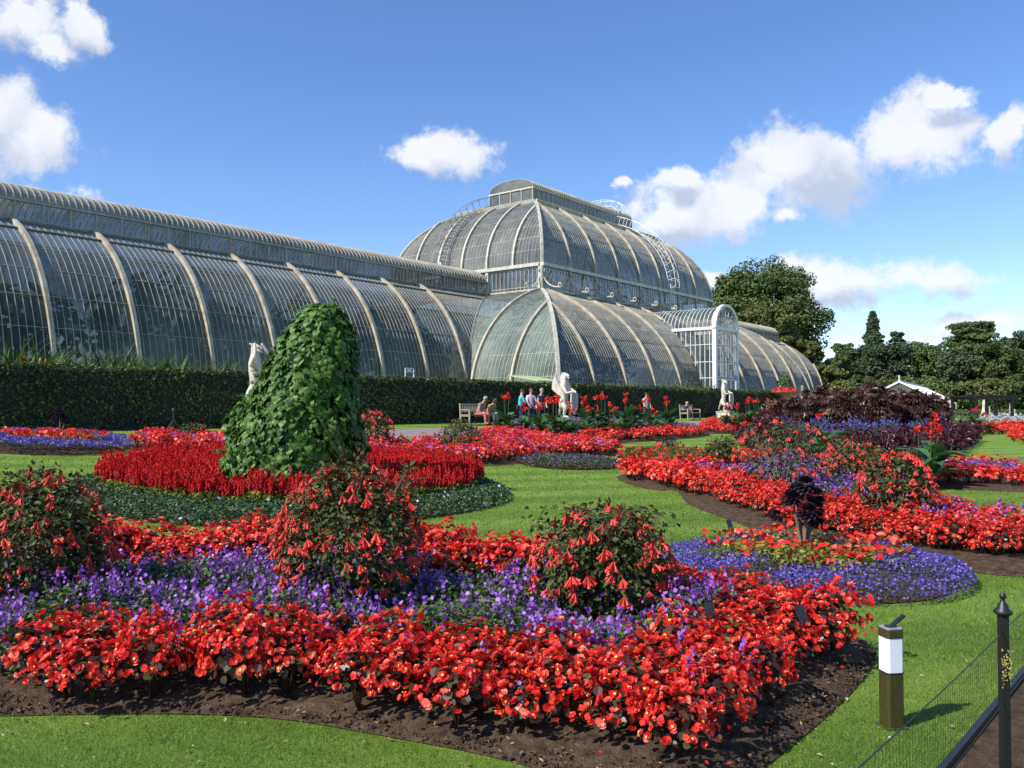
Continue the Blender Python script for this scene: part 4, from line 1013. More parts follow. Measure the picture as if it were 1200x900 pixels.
# ---------------------------------------------------------------- fuchsia bushes
def fcluster(seed):
    r = np.random.default_rng(seed); mb = MB()
    for k in range(9):
        a = r.uniform(0, 6.28); b = r.uniform(.15, .7); l = r.uniform(.05, .085); d = np.array([math.cos(a)*b, math.sin(a)*b, -1]); d /= np.linalg.norm(d)
        s0 = d*.012; mb.tube([s0, s0+d*l*.6, s0+d*l*.85, s0+d*l], [.0025, .006, .009, .014], 5, cap=False, tint=r.uniform(.2, .9), smooth=True)
    mb.tube([(0, 0, .03), (0, 0, -.01)], .003, 4, tint=.1)
    return mb
FCm = [fcluster(400+i).mesh('flower_cluster', m_flf) for i in range(4)]; FC_T = [flat(fcluster(400+i)) for i in range(4)]
def fuchsia(i, c, R, H, lab):
    r = np.random.default_rng(500+i); t = empty('fuchsia_bush', (c[0], c[1], float(g(c[0], c[1]))+.05), 0, label=lab, cat='fuchsia')
    near = i < 3; mb = MB()
    tips = []
    for k in range(11):
        a = k*2.4+r.uniform(-.3, .3); rr = R*r.uniform(.3, .75); z = H*r.uniform(.55, .98); e = np.array([rr*math.cos(a), rr*math.sin(a), z]); m_ = e*.5+np.array([0, 0, H*.12])
        mb.tube([(0, 0, -.05), m_, e], [.014, .009, .004], 5); tips.append(e)
        for j in range(3):
            b = r.uniform(0, 6.28); e2 = e+np.array([math.cos(b)*R*.3, math.sin(b)*R*.3, r.uniform(-.1, .15)*H]); mb.tube([m_+(e-m_)*.4*j/2, e2], [.006, .003], 4); tips.append(e2)
    mb.build('stems', m_stemb, t)
    mb = MB(); tips = np.array(tips); n = 3600 if near else 1200
    d = sph(n, r, -.75); lump = 1+.18*np.sin(d[:, 0]*5+i)*np.sin(d[:, 1]*6+2*i)+.1*np.sin(d[:, 2]*11+d[:, 0]*7)
    rad = r.uniform(.35, 1.03, len(d))**.45
    p = d*np.array([R, R, H*.5])*(rad*lump)[:, None]+np.array([0, 0, H*.52])
    p2 = tips[r.integers(0, len(tips), n//4)]+r.normal(size=(n//4, 3))*np.array([.07, .07, .08]); p2[:, 2] = np.clip(p2[:, 2], .05, H*1.05)
    p = np.concatenate([p, p2]); dd = unit(p-np.array([0, 0, H*.45]))
    ls = .055 if near else .075
    mb.add(inst(LEAF[0], p, frames(dd*.6+np.array([0, 0, .5])+r.normal(size=p.shape)*.45, r, np.array([0, 0, -1.])+dd, .5), r.uniform(.6, 1.25, len(p))*ls), LEAF[1], 0, np.clip(r.normal(.42, .25, len(p))+(i == 9)*.0, 0, 1))
    # dark upright shoots
    for k in range(9 if near else 4):
        a = r.uniform(0, 6.28); rr = R*r.uniform(.1, .8); b = np.array([rr*math.cos(a), rr*math.sin(a), H*(1.0-.35*(rr/R)**2)]); m2 = 16
        f = r.random(m2)[:, None]; pp = b+f*np.array([0, 0, H*.13])+r.normal(size=(m2, 3))*.012
        mb.add(inst(LEAF[0], pp, frames(r.normal(size=(m2, 3)), r, np.array([0, 0, 1.]), .7), r.uniform(.03, .055, m2)), LEAF[1], 0, np.full(m2, .97))
    mb.build('foliage', m_fll, t)
    nc = 150 if near else (80 if i not in (7, 8, 9) else 10); d = sph(nc, r, -.55)
    p = d*np.array([R, R, H*.5])*1.08+np.array([0, 0, H*.54])
    if near:
        for k in range(len(p)):
            o = bpy.data.objects.new('flower_cluster', FCm[k % 4]); COL.objects.link(o); o.parent = t; o.location = p[k].tolist(); o.rotation_euler = (random.uniform(-.5, .5), random.uniform(-.5, .5), random.uniform(0, 6)); s = random.uniform(.6, 1.02); o.scale = (s, s, s)
    else:
        mb = MB()
        for k in range(4): s_ = p[k::4]; scatter(mb, FC_T[k], s_, rng.uniform(0, 6, len(s_)), rng.uniform(.7, 1.15, len(s_))*(1.1 if c[1] > 18 else 1))
        mb.build('flowers', m_flf, t)
    return t
for i, (c, R, H, lab) in enumerate(BG): fuchsia(i, c, R, H, lab)
# ---------------------------------------------------------------- leafy green mound
Zm = cM[1]
tabm = [(582, 255, 427), (560, 257, 425), (540, 261, 424), (500, 270, 421), (470, 288, 421), (450, 303, 421), (425, 315, 420), (400, 326, 417), (380, 339, 409), (368, 350, 400), (359, 360, 391)]
tz = np.array([(582-t[0])*Zm*.001 for t in tabm]); tc_ = np.array([((t[1]+t[2])/2-341)*Zm*.001 for t in tabm]); tr_ = np.array([(t[2]-t[1])/2*Zm*.001*.975-.05*min(1, (582-t[0]+0)/1e9+1)*(1 if t[0] > 370 else .2) for t in tabm])
MND = empty('climber_mound', cM, 0, label='tall leaning mound of glossy green climber leaves rising from the red plume ring', cat='climber mound')
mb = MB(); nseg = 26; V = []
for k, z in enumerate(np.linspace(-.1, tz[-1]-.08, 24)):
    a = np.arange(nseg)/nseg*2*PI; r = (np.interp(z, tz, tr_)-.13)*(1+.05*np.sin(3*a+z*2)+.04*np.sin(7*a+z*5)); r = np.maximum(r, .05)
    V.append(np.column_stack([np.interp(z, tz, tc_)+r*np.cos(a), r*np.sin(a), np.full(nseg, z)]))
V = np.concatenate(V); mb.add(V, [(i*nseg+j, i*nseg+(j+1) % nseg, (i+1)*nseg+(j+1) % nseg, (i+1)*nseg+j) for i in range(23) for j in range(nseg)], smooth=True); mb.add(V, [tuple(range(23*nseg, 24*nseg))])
mb.build('light_block_core', m_core, MND)  # dark filler added inside the leaves to block light, not a plant part
n = 15000; z = rng.uniform(0, tz[-1]+.03, n); a = rng.uniform(0, 6.28, n); r = np.interp(z, tz, tr_); keep = rng.random(n) < (r/r.max())**.7+.05; z, a, r = z[keep], a[keep], r[keep]; n = len(z)
lump = .06*np.sin(3*a+z*2.1)+.05*np.sin(6*a-z*5)+.045*np.sin(11*a+z*9)+.03*np.sin(17*a-z*14)
rr = r*(1+lump)+rng.uniform(-.11, .04, n); sl_ = np.interp(z, tz[:-1], np.diff(tr_)/np.diff(tz))
out = np.column_stack([np.cos(a), np.sin(a), np.clip(-sl_, .0, 3)])
p = np.column_stack([np.interp(z, tz, tc_)+rr*np.cos(a), rr*np.sin(a), z])
dn = np.array([0, 0, -1.])+.6*np.column_stack([np.cos(a), np.sin(a), 0*a])
HEART = (np.array([[0, 0, 0], [.30, -.10, .05], [.50, .22, .02], [.34, .62, .0], [0, 1, -.14], [0, .45, .07], [-.34, .62, .0], [-.50, .22, .02], [-.30, -.10, .05]]), [(0, 1, 2, 5), (5, 2, 3, 4), (0, 5, 7, 8), (5, 4, 6, 7)])
mb = MB(); mb.add(inst(HEART[0], p, frames(unit(out)+np.array([0, 0, .25])+rng.normal(size=(n, 3))*.38, rng, dn, .75), rng.uniform(.045, .145, n)), HEART[1], 0, np.clip(rng.normal(.5, .24, n), 0, 1))
k = 60; sel = rng.choice(n, k, False)
for i in sel[:60]:
    q = p[i]; d = unit(out[i]+rng.normal(size=3)*.4); l_ = rng.uniform(.1, .26); e_ = [q, q+d*l_*.6+np.array([0, 0, l_*.5]), q+d*l_*1.2+np.array([0, 0, l_*rng.uniform(-.2, .7)])]; mb.tube(e_, .004, 4, tint=.8); pp = np.array([e_[1], (e_[1]+e_[2])/2, e_[2], e_[2]]); mb.add(inst(HEART[0], pp, frames(np.array([0, 0, .6])+rng.normal(size=(4, 3))*.6), rng.uniform(.04, .085, 4)), HEART[1], 0, rng.uniform(.5, 1, 4))
mb.build('leaves', m_ivy, MND)

# ---------------------------------------------------------------- cannas
def canna_mesh(seed, H=1.5, nl=9, ns=3, fl=True, wide=1.0, big=1.0):
    r = np.random.default_rng(seed); st = MB(); lf = MB(); fw = MB()
    for s in range(ns):
        bx, by = r.uniform(-.16, .16, 2)*wide; hs = H*r.uniform(.82, 1.0); lx, ly = r.uniform(-.08, .08, 2)
        st.tube([(bx, by, -.05), (bx+lx*.4, by+ly*.4, hs*.5), (bx+lx, by+ly, hs-.08)], [.016, .012, .008], 6)
        for k in range(nl//ns+(1 if s == 0 else 0)):
            a = r.uniform(0, 6.28); z0 = hs*r.uniform(.04, .42); ln = r.uniform(.38, .6)*min(1.2, H/1.3)*big; w = ln*r.uniform(.17, .24); el_ = r.uniform(.5, 1.15); K_ = 7
            P = [np.array([bx, by, z0])]; e = el_
            for j in range(K_-1): P.append(P[-1]+np.array([math.cos(a)*math.cos(e), math.sin(a)*math.cos(e), math.sin(e)])*ln/(K_-1)); e -= r.uniform(.12, .28)
            P = np.array(P); sd_ = np.array([-math.sin(a), math.cos(a), 0]); ww = w*np.sin(np.linspace(.12, PI-.02, K_))**.7
            up = np.cross(unit(np.gradient(P, axis=0)), sd_); up = up*np.sign(up[:, 2:3]+1e-6)
            V = np.stack([P-sd_*ww[:, None]*.96+up*ww[:, None]*.28, P, P+sd_*ww[:, None]*.96+up*ww[:, None]*.28], 1).reshape(-1, 3)
            F = [(3*i+j, 3*i+j+1, 3*i+4+j, 3*i+3+j) for i in range(K_-1) for j in (0, 1)]
            lf.add(V, F, 0, [r.uniform(.2, .9)], smooth=True)
        if fl:
            nf = r.integers(3, 6)
            for k in range(nf):
                c = np.array([bx+lx, by+ly, hs-.02])+r.normal(size=3)*np.array([.05, .05, .06]); m = 7
                d = unit(r.normal(size=(m, 3))+np.array([0, 0, .4])); fw.add(inst(LEAF[0]*np.array([1.5, 1, 1.5]), c+d*.01, frames(r.normal(size=(m, 3)), r, d, .9), r.uniform(.05, .09, m)), LEAF[1], 0, np.clip(r.normal(.5, .2, m), 0, 1))
    return st.mesh('stems', m_stem), lf.mesh('leaves', m_canl), (fw.mesh('flower_heads', m_redf) if fl else None)
def canna(pos, ms, rz, sc, lab, grp=None):
    t = empty('canna', pos, rz, label=lab, cat='canna', group=grp); t.scale = (sc, sc, sc)
    for nme, me in zip(('stems', 'leaves', 'flower_heads'), ms):
        if me is None: continue
        o = bpy.data.objects.new(nme, me); COL.objects.link(o); o.parent = t
    return t
CN = [canna_mesh(600+i, 1.5, 20, 3, True, 1.2, 1.15) for i in range(4)]
CI = [(598, 512, 462), (612, 514, 470), (628, 515, 472), (643, 513, 463), (656, 521, 466), (668, 520, 470), (680, 512, 464), (692, 515, 474), (705, 512, 462), (718, 515, 470), (730, 511, 460), (744, 512, 474), (757, 509, 466), (768, 511, 476), (780, 508, 464)]
for i, (px, py, top) in enumerate(CI):
    c = gp(px, py); H = (py-top)*.001*c[1]; canna(c, CN[i % 4], i*1.7, H/1.5, 'red flowered canna in the row between the statues and the far begonias', 'red cannas in front of the bench and the winged statue')
for i, (px, py, top) in enumerate([(852, 505, 470), (864, 503, 472), (876, 503, 465), (889, 502, 468), (901, 501, 466), (913, 499, 468)]):
    c = gp(px, py); H = (py-top)*.001*c[1]; canna(c, CN[(i+1) % 4], i*2.1, H/1.5, 'red flowered canna in the clump right of the second bench', 'red cannas right of the second bench')
cb = canna_mesh(653, 1.45, 24, 4, True, 2.4, 1.5); c = gp(1090, 572); canna(c, cb, 1.9, (572-490)*.001*c[1]/1.45, 'broad leaved canna with three orange red heads beside the right hand lawn')
c = gp(960, 548); canna(c, canna_mesh(651, 1.45, 12, 1, True, 1, 1.7), 2.2, (548-480)*.001*c[1]/1.45, 'broad leaved canna with a single red head in front of the burgundy edging')
c = gp(1206, 560); canna(c, canna_mesh(652, 1.1, 8, 2, False, 1.2), .2, (560-515)*.001*c[1]/1.1, 'dark leaved canna without flowers at the right picture edge')
for i, (px, py, top) in enumerate([(1146, 508, 478), (1156, 509, 482)]):
    c = gp(px, py); canna(c, CN[i], i*2., (py-top)*.001*c[1]/1.5, 'red canna standing before the dark pergola across the far lawn', 'red cannas before the pergola')

# ---------------------------------------------------------------- bronze shrubs, burgundy edging
def starleaf():
    V = [(0, 0, 0)]; F = []
    for k in range(5):
        a = (k-2)*.62; c, s = math.sin(a), math.cos(a); l = 1-.12*abs(k-2); w = .13
        i = len(V); V += [(c*l*.5+s*w, s*l*.5-c*w, .05), (c*l, s*l, -.1), (c*l*.5-s*w, s*l*.5+c*w, .05)]; F.append((0, i, i+1, i+2))
    return np.array(V, float), F
STAR = starleaf()
def shrub(name, pos, R, H, mat, n, ls, lab, cat, T=LEAF, grp=None, low=.1, seed=0, stem=m_stemb, up=.4, extra=None):
    r = np.random.default_rng(900+seed); t = empty(name, pos, 0, label=lab, cat=cat, group=grp)
    mb = MB()
    for k in range(6):
        a = k*1.05+r.uniform(-.3, .3); mb.tube([(0, 0, -.05), (R*.3*math.cos(a), R*.3*math.sin(a), H*.45), (R*.6*math.cos(a), R*.6*math.sin(a), H*.85)], [.03*H/2, .02*H/2, .008], 5)
    mb.build('stems', stem, t)
    d = sph(n, r, -.8); l = 1+.14*np.sin(d[:, 0]*6+seed)*np.sin(d[:, 1]*5+seed)+.1*np.sin(d[:, 2]*9+seed*2); rad = r.uniform(.25, 1.03, len(d))**.4*l
    hz = (H*(1-low))/2; p = d*np.array([R, R, hz])*rad[:, None]+np.array([0, 0, H*low+hz])
    p[:, 2] = np.clip(p[:, 2], .03, None)
    mb = MB(); mb.add(inst(T[0], p, frames(d*.7+np.array([0, 0, up])+r.normal(size=p.shape)*.5, r, np.array([0, 0, -.6])+d, .5), r.uniform(.6, 1.3, len(p))*ls), T[1], 0, np.clip(r.normal(.45, .26, len(p)), 0, 1))
    if extra: extra(mb, r)
    mb.build('foliage', mat, t); return t
for i, (px, py, top) in enumerate([(912, 512, 470), (935, 514, 462), (962, 512, 455), (985, 515, 462), (1008, 512, 455), (1032, 514, 454), (1052, 511, 460), (1074, 514, 458), (948, 505, 459), (1020, 504, 452), (1092, 508, 464)]):
    c = gp(px, py); H = (py-top)*.001*c[1]; shrub('bronze_shrub', c, .016*c[1]*1.15, H, m_ric, 900, .34, 'tall bronze leaved shrub in the dark clump left of the white roof', 'shrub', STAR, 'tall bronze shrubs behind the blue salvia', seed=i)
bl = poly([(872, 524), (905, 535), (985, 538), (1060, 537), (1112, 532), (1145, 517)]); acc = []
for i in range(len(bl)-1):
    m = max(1, int(np.linalg.norm(bl[i+1]-bl[i])/.85)); acc += [bl[i]+(bl[i+1]-bl[i])*j/m for j in range(m)]
ctr = E2_pl.mean(0)
for i, p in enumerate(acc+[bl[-1]]):
    for row in (0, 1):
        q = p+unit(ctr-p)*(.45+row*.95)+rng.uniform(-.1, .1, 2); H = rng.uniform(.8, .98)+.1*row
        shrub('burgundy_bush', np.array([q[0], q[1], float(g(*q))]), .58, H, m_bor, 260, .15, 'burgundy leaved bush in the dark edging before the blue salvia', 'bush', LEAF, 'burgundy edging bushes', seed=i*2+row, low=.02)
shrub('burgundy_bush', gp(905, 522), .9, 1.35, m_bor, 420, .16, 'larger burgundy bush at the left end of the dark edging, behind the fuchsias', 'bush', LEAF, seed=77)
shrub('dark_bush', gp(783, 531), .33, .52, m_drk, 320, .08, 'small dark rounded bush standing in the small green bed on the middle lawn', 'bush', seed=78)
shrub('silver_bush', gp(1126, 503), 1.3, 1.3, m_gry, 420, .2, 'grey green rounded bush between the burgundy edging and the pergola', 'bush', seed=79)
# black rosette plants
def rosette_plant(c, Hs, balls, lab, sc=1.0):
    t = empty('rosette_plant', c, 0, label=lab, cat='succulent'); r = np.random.default_rng(int(c[0]*10) % 97)
    mb = MB(); 
    for (x, y, z, R) in balls:
        mb.tube([(0, 0, -.03), (x*.2, y*.2, Hs*.45), (x*.9, y*.9, z-.02)], [.022*sc, .016*sc, .010*sc], 6)
    mb.tube([(0, 0, 0), (-.07*sc, .02, .12*sc), (-.10*sc, .02, .2*sc)], [.012*sc, .01*sc, .008*sc], 5)
    mb.build('stem', m_stemb, t)
    for (x, y, z, R) in balls:
        mb = MB(); n = 90; e = np.linspace(1.5, -.9, n); a = np.arange(n)*2.39996; d = np.column_stack([np.cos(a)*np.cos(e), np.sin(a)*np.cos(e), np.sin(e)])
        p = np.array([x, y, z])+d*R*.12; nn = np.column_stack([-np.cos(a)*np.sin(e), -np.sin(a)*np.sin(e), np.cos(e)])
        T = np.array([[0, 0, 0], [.22, .6, .08], [.2, .85, .06], [0, 1, .0], [-.2, .85, .06], [-.22, .6, .08]])
        x_ = unit(np.cross(d, nn)); mb.add(inst(T, p, (x_, d, nn), R*(.42+.33*np.linspace(0, 1, n))), [(0, 1, 2, 3), (0, 3, 4, 5)], 0, r.random(n)); mb.build('rosette', m_drk, t)
    return t
zb_ = cB[1]
cR = gp(942, 664); s_ = .001*cR[1]
rosette_plant(cR, .5, [((px-942)*s_, dy, (664-py)*s_, R*s_*1.0) for px, py, R, dy in [(945, 568, 19, 0), (930, 584, 18, .05), (959, 582, 18, .08), (943, 598, 19, -.1), (910, 604, 12, 0), (955, 606, 16, -.04), (939, 578, 18, .15), (962, 597, 14, .1)]], 'black rosette plant on bare stems rising from the blue lobelia ring')
cR = gp(70, 519); s_ = .001*cR[1]
rosette_plant(cR, .5, [((px-70)*s_, dy, (519-py)*s_, R*s_) for px, py, R, dy in [(70, 484, 9, 0), (64, 492, 8, .1), (77, 492, 8, 0), (68, 499, 7, .1), (60, 505, 9, 0), (82, 506, 9, .1)]], 'small black rosette plant in the far left round bed', 1.3)

# ---------------------------------------------------------------- clipped hedge
def pu(px, s): p = gs(px, s); return float(p[:2]@AU)
u0, u1 = -14.0, pu(930, 26.2); h0, h1 = 25.7, 26.95; HH = 1.86
HG = empty('clipped_hedge', us((u0+u1)/2, 26.3), 0, label='long dark clipped hedge running along the front of the glasshouse', cat='hedge')
hc = HG.location; hc = np.array(hc)
mb = MB(); nu = 120; V = []
ring_ = [(h0, 0), (h0, HH*.5), (h0, HH-.08), (h0+.1, HH), (h1-.1, HH), (h1, HH-.08), (h1, 0)]
for u in np.linspace(u0, u1, nu):
    for (s, z) in ring_: V.append(us(u, s, z-.05+.02*math.sin(u*.9))-hc)
V = np.array(V)+rng.normal(0, .015, (nu*7, 3)); mb.add(V, [(i*7+j, i*7+j+1, i*7+8+j, i*7+7+j) for i in range(nu-1) for j in range(6)], smooth=True); mb.add(V, [tuple(range(7)), tuple(range((nu-1)*7, nu*7))])
mb.build('twiggy_core', m_hcore, HG)
n = 120000; u = rng.uniform(u0, u1, n); u = u[rng.random(n) < np.clip(22/(10+u-u0), .2, 1)]; n = len(u); side = rng.random(n); top = side < .42
s = np.where(top, rng.uniform(h0-.03, h1, n), h0-rng.uniform(-.02, .06, n)); z = np.where(top, HH+rng.uniform(-.05, .03, n), rng.uniform(0, HH, n))
z = z+.025*np.sin(u*.7)+.015*np.sin(u*2.3); P = np.column_stack([u*AU[0]-s*NW[0], u*AU[1]-s*NW[1]]); P = np.column_stack([P, g(P[:, 0], P[:, 1])+z])-hc
nr = np.where(top[:, None], np.array([0, 0, 1.]), np.array([NW[0], NW[1], .25]))
mb = MB(); mb.add(inst(LEAF[0]*np.array([1.4, 1, 1]), P, frames(nr+rng.normal(size=(n, 3))*.5), rng.uniform(.04, .075, n)*np.clip((u-u0)/30+.7, .8, 2.0)), LEAF[1], 0, np.clip(rng.normal(.45, .25, n)+.12*np.sin(u*.8+z*2), 0, 1))
mb.build('leaves', m_hedge, HG)
# plants between hedge and glass
def strap(pos, R, H, n, mat, lab, cat, grp=None, torch=0, seed=0):
    r = np.random.default_rng(1200+seed); t = empty('strap_leaf_plant', pos, 0, label=lab, cat=cat, group=grp); mb = MB(); K_ = 5
    for k in range(n):
        a = r.uniform(0, 6.28); l = H*r.uniform(.7, 1.15); e = r.uniform(.7, 1.45); P = [np.array([r.uniform(-.3, .3)*R, r.uniform(-.3, .3)*R, 0])]
        for j in range(K_-1): P.append(P[-1]+np.array([math.cos(a)*math.cos(e), math.sin(a)*math.cos(e), math.sin(e)])*l/(K_-1)); e -= r.uniform(.1, .4)
        P = np.array(P); sd_ = np.array([-math.sin(a), math.cos(a), 0])*.05; w = np.array([.8, 1, .9, .6, .05])[:, None]
        V = np.stack([P-sd_*w, P+sd_*w], 1).reshape(-1, 3); mb.add(V, [(2*i, 2*i+1, 2*i+3, 2*i+2) for i in range(K_-1)], 0, [r.random()])
    mb.build('foliage', mat, t)
    if torch:
        mb = MB()
        for k in range(torch):
            a = r.uniform(0, 6.28); rr = R*r.uniform(.1, .8); b = np.array([rr*math.cos(a), rr*math.sin(a), 0]); h = H*r.uniform(.66, .80)
            mb.lathe(b+np.array([0, 0, h-.3]), [(.02, 0), (.055, .05), (.045, .15), (.015, .22)], 7, 0, tint=r.random()); mb.tube([b*.6, b+np.array([0, 0, h-.28])], .014, 4, 0, tint=0)
        mb.build('flower_spikes', m_org, t)
    return t
for i, px in enumerate([2, 22, 42, 62, 82]):
    strap(gs(px, 28.6), 1.0, 2.85+.3*math.sin(i*.9+1), 150, m_grn, 'orange flowered spiky plant behind the left end of the hedge', 'plant', 'orange spiked plants behind the hedge at the left edge', 3, i)
for i, px in enumerate([102, 120, 138, 156, 174, 192, 212, 232, 252, 272]):
    strap(gs(px, 28.4), 1.0, 2.9-.03*i, 150, m_grn, 'light green strap leaved plant behind the hedge left of the first statue', 'plant', 'strap leaved plants behind the hedge', 1 if i == 6 else 0, 20+i)
for i, px in enumerate([706, 722, 782, 798, 814, 830, 872, 886, 900]):
    c = gs(px, 28.3); shrub('leafy_shrub', c, 1.25, 2.55 if 770 < px < 840 else 2.2, m_olv if i % 2 else m_grn, 420, .2, 'green shrub showing over the hedge top below the glasshouse porch', 'shrub', LONG, 'green shrubs showing over the hedge', seed=100+i)

# ---------------------------------------------------------------- figures grown from skeletons
def skin(name, pts, edges, mat, parent=None, sub=2, root=0, extra=None):
    """pts: list of (x, y, z, radius); one continuous surface"""
    me = bpy.data.meshes.new(name); me.from_pydata([p[:3] for p in pts], edges, []); o = bpy.data.objects.new(name, me); COL.objects.link(o)
    md = o.modifiers.new('s', 'SKIN'); sv = me.skin_vertices[0].data
    for i, p in enumerate(pts):
        r = p[3]; sv[i].radius = (r, r) if not hasattr(r, '__len__') else r; sv[i].use_root = (i == root)
    md.use_smooth_shade = True
    if sub: m2 = o.modifiers.new('u', 'SUBSURF'); m2.levels = sub; m2.render_levels = sub
    dg = bpy.context.evaluated_depsgraph_get(); ev = o.evaluated_get(dg); nm = bpy.data.meshes.new_from_object(ev); bpy.data.objects.remove(o); bpy.data.meshes.remove(me)
    nm.name = name; nm.materials.clear(); nm.materials.append(mat); o = bpy.data.objects.new(name, nm); COL.objects.link(o)
    if parent is not None: o.parent = parent
    return o
def chainadd(pts, edges, start, seq):
    i = start
    for p in seq: pts.append(p); edges.append((i, len(pts)-1)); i = len(pts)-1
    return i
m_skin = plain('skin', (.62, .38, .27), (.52, .30, .21), 6, .55)
m_skin2 = plain('tanned_skin', (.50, .29, .20), (.42, .24, .16), 6, .55)
def cloth(n, c): return plain(n, c, tuple(v*.7 for v in c), 9, .85, bump=.3)
def person(pos, rz, lab, skinm, top, legs, hair, hairlen=.5, sit=False, lean=0.0, h=1.65, coat=None, glasses=False, armf=.3, shoes=None, shorts=False):
    t = empty('person', pos, rz, label=lab, cat='person'); S = h/1.7; t.scale = (S, S, S); P = []; E = []
    hz = .50 if sit else .92; cl, sl_ = math.cos(lean), math.sin(lean)
    def T(x, y, z, r):                                                   # torso frame leaning forward (+y)
        dz = z; return (x, y*cl+dz*sl_, hz+dz*cl-y*sl_, r)
    P.append(T(0, 0, 0, (.15, .11))); b1 = chainadd(P, E, 0, [T(0, 0, .18, (.125, .095))]); ch = chainadd(P, E, b1, [T(0, 0, .38, (.15, .105))]); nk = chainadd(P, E, ch, [T(0, 0, .52, (.06, .06))])
    hd = chainadd(P, E, nk, [T(0, .02, .60, (.062, .07)), T(0, .03, .68, (.078, .092)), T(0, .025, .76, (.072, .085)), T(0, .02, .80, (.04, .05))])
    ARMS = []
    for sx in (-1, 1):
        sh = T(sx*.17, 0, .44, .055)
        el_ = T(sx*.23, .04+.1*armf, .18+.03*armf, .042); wr = T(sx*(.20-.08*armf), .10+.28*armf, -.02+.22*armf, .028)
        s = chainadd(P, E, ch, [sh, el_, wr]); hpos = np.array(wr[:3]); fd = unit(np.array(wr[:3])-np.array(el_[:3])); pal = hpos+fd*.06
        pm = chainadd(P, E, s, [(*pal, .024)]); sdv = unit(np.cross(fd, (0, 0, 1.)))
        for k in range(4):
            o_ = sdv*(k-1.5)*.018; l = (.055, .068, .063, .048)[k]; chainadd(P, E, pm, [(*(pal+fd*.03+o_), .0095), (*(pal+fd*(.03+l*.6)+o_*1.1+np.array([0, 0, -.008])), .009), (*(pal+fd*(.03+l)+o_*1.1+np.array([0, 0, -.022])), .007)])
        chainadd(P, E, s, [(*(hpos+fd*.03+sdv*(-sx)*.035), .010), (*(hpos+fd*.07+sdv*(-sx)*.05), .008)]); ARMS.append((sh, el_, wr))
    LEGS = []
    for sx in (-1, 1):
        hp = (sx*.09, 0, hz-.04, .088)
        if sit: kn = (sx*.11, .44, hz-.01, .058); an = (sx*.11, .46, .09, .036); toe = (sx*.12, .62, .035, .03)
        else: kn = (sx*.10, .03, .49, .056); an = (sx*.10, 0, .08, .036); toe = (sx*.12, .17, .03, .03)
        mid = tuple((a+b)/2 for a, b in zip(hp, kn)); calf = (an[0]*.3+kn[0]*.7, an[1]*.3+kn[1]*.7-.02, an[2]*.35+kn[2]*.65, .05)
        chainadd(P, E, 0, [hp, mid, kn, calf, an, toe]); LEGS.append((hp, mid, kn, calf, an, toe))
    skin('body', P, E, skinm, t)
    gr = lambda p, d: (*p[:3], p[3]+d)
    Q = [T(0, 0, -.04, (.18, .14)), T(0, 0, .18, (.155, .125)), T(0, 0, .38, (.172, .13)), T(0, 0, .47, (.085, .08))]; F_ = [(0, 1), (1, 2), (2, 3)]
    for sh, e_, w_ in ARMS: 
        m_ = tuple((a+b)/2 for a, b in zip(sh, e_)) 
        chainadd(Q, F_, 2, [gr(sh, .02), gr(m_, .022)] + ([gr(e_, .018), gr(tuple((a+b)/2 for a, b in zip(e_, w_)), .018)] if coat else []))
    skin('shirt' if not coat else 'cardigan', Q, F_, top, t)
    if coat:
        mb = MB(); q = T(0, .125, .18, .1); q2 = T(0, .13, .40, .1); mb.lathe((0, 0, 0), [(.01, 0), (.01, .01)], 4)
        mb = MB(); mb.bar(q[:3], q2[:3], .15, .06); mb.build('blouse', coat, t)
    Q = [(0, 0, hz+.03, (.165, .135))]; F_ = []
    for lg in LEGS:
        seq = [gr(lg[0], .028), gr(lg[1], .022)] + ([] if shorts else [gr(lg[2], .02), gr(lg[3], .018), gr(tuple((a*.2+b*.8) for a, b in zip(lg[3], lg[4])), .02)])
        chainadd(Q, F_, 0, seq)
    skin('shorts' if shorts else 'trousers', Q, F_, legs, t)
    for lg in LEGS:
        a_, b_ = lg[4], lg[5]; skin('shoe', [(a_[0], a_[1]-.04, .045, .042), (a_[0], a_[1]+.05, .045, .045), (b_[0], b_[1]+.02, .035, .036)], [(0, 1), (1, 2)], shoes or m_black, t)
    # head details
    H0 = np.array(T(0, .03, .70, 0)[:3]); R = np.array([[1, 0, 0], [0, cl, sl_], [0, -sl_, cl]])
    def hp_(x, y, z): v = np.array([x, y, z]); return H0+np.array([v[0], v[1]*cl+v[2]*sl_, v[2]*cl-v[1]*sl_])
    mb = MB(); V = []; n = 14; rows = 9
    for i in range(rows):
        e = math.pi/2*(1-i/(rows-1)*(1.0+hairlen*.45))
        for j in range(n):
            a = j/n*2*PI; f = max(0, math.sin(a)); cut = 1.0 if e > .35 else 1-.3*f
            ee = e if not (f > .5 and e < .3) else .3
            V.append(hp_(.098*math.cos(a)*math.cos(ee)*cut, -.005+.112*math.sin(a)*math.cos(ee)*cut, .015+.115*math.sin(ee)-(0 if ee > 0 else hairlen*.1*abs(ee))))
    mb.add(np.array(V), [(i*n+j, i*n+(j+1) % n, (i+1)*n+(j+1) % n, (i+1)*n+j) for i in range(rows-1) for j in range(n)], smooth=True); mb.build('hair', hair, t)
    mb = MB(); mb.tube([hp_(0, .085, .01), hp_(0, .112, -.02), hp_(0, .10, -.03)], [.010, .014, .009], 6); mb.build('nose', skinm, t)
    mb = MB(); mb.bar(hp_(-.022, .094, -.055), hp_(.022, .094, -.055), .008, .008); mb.build('mouth', m_lip, t)
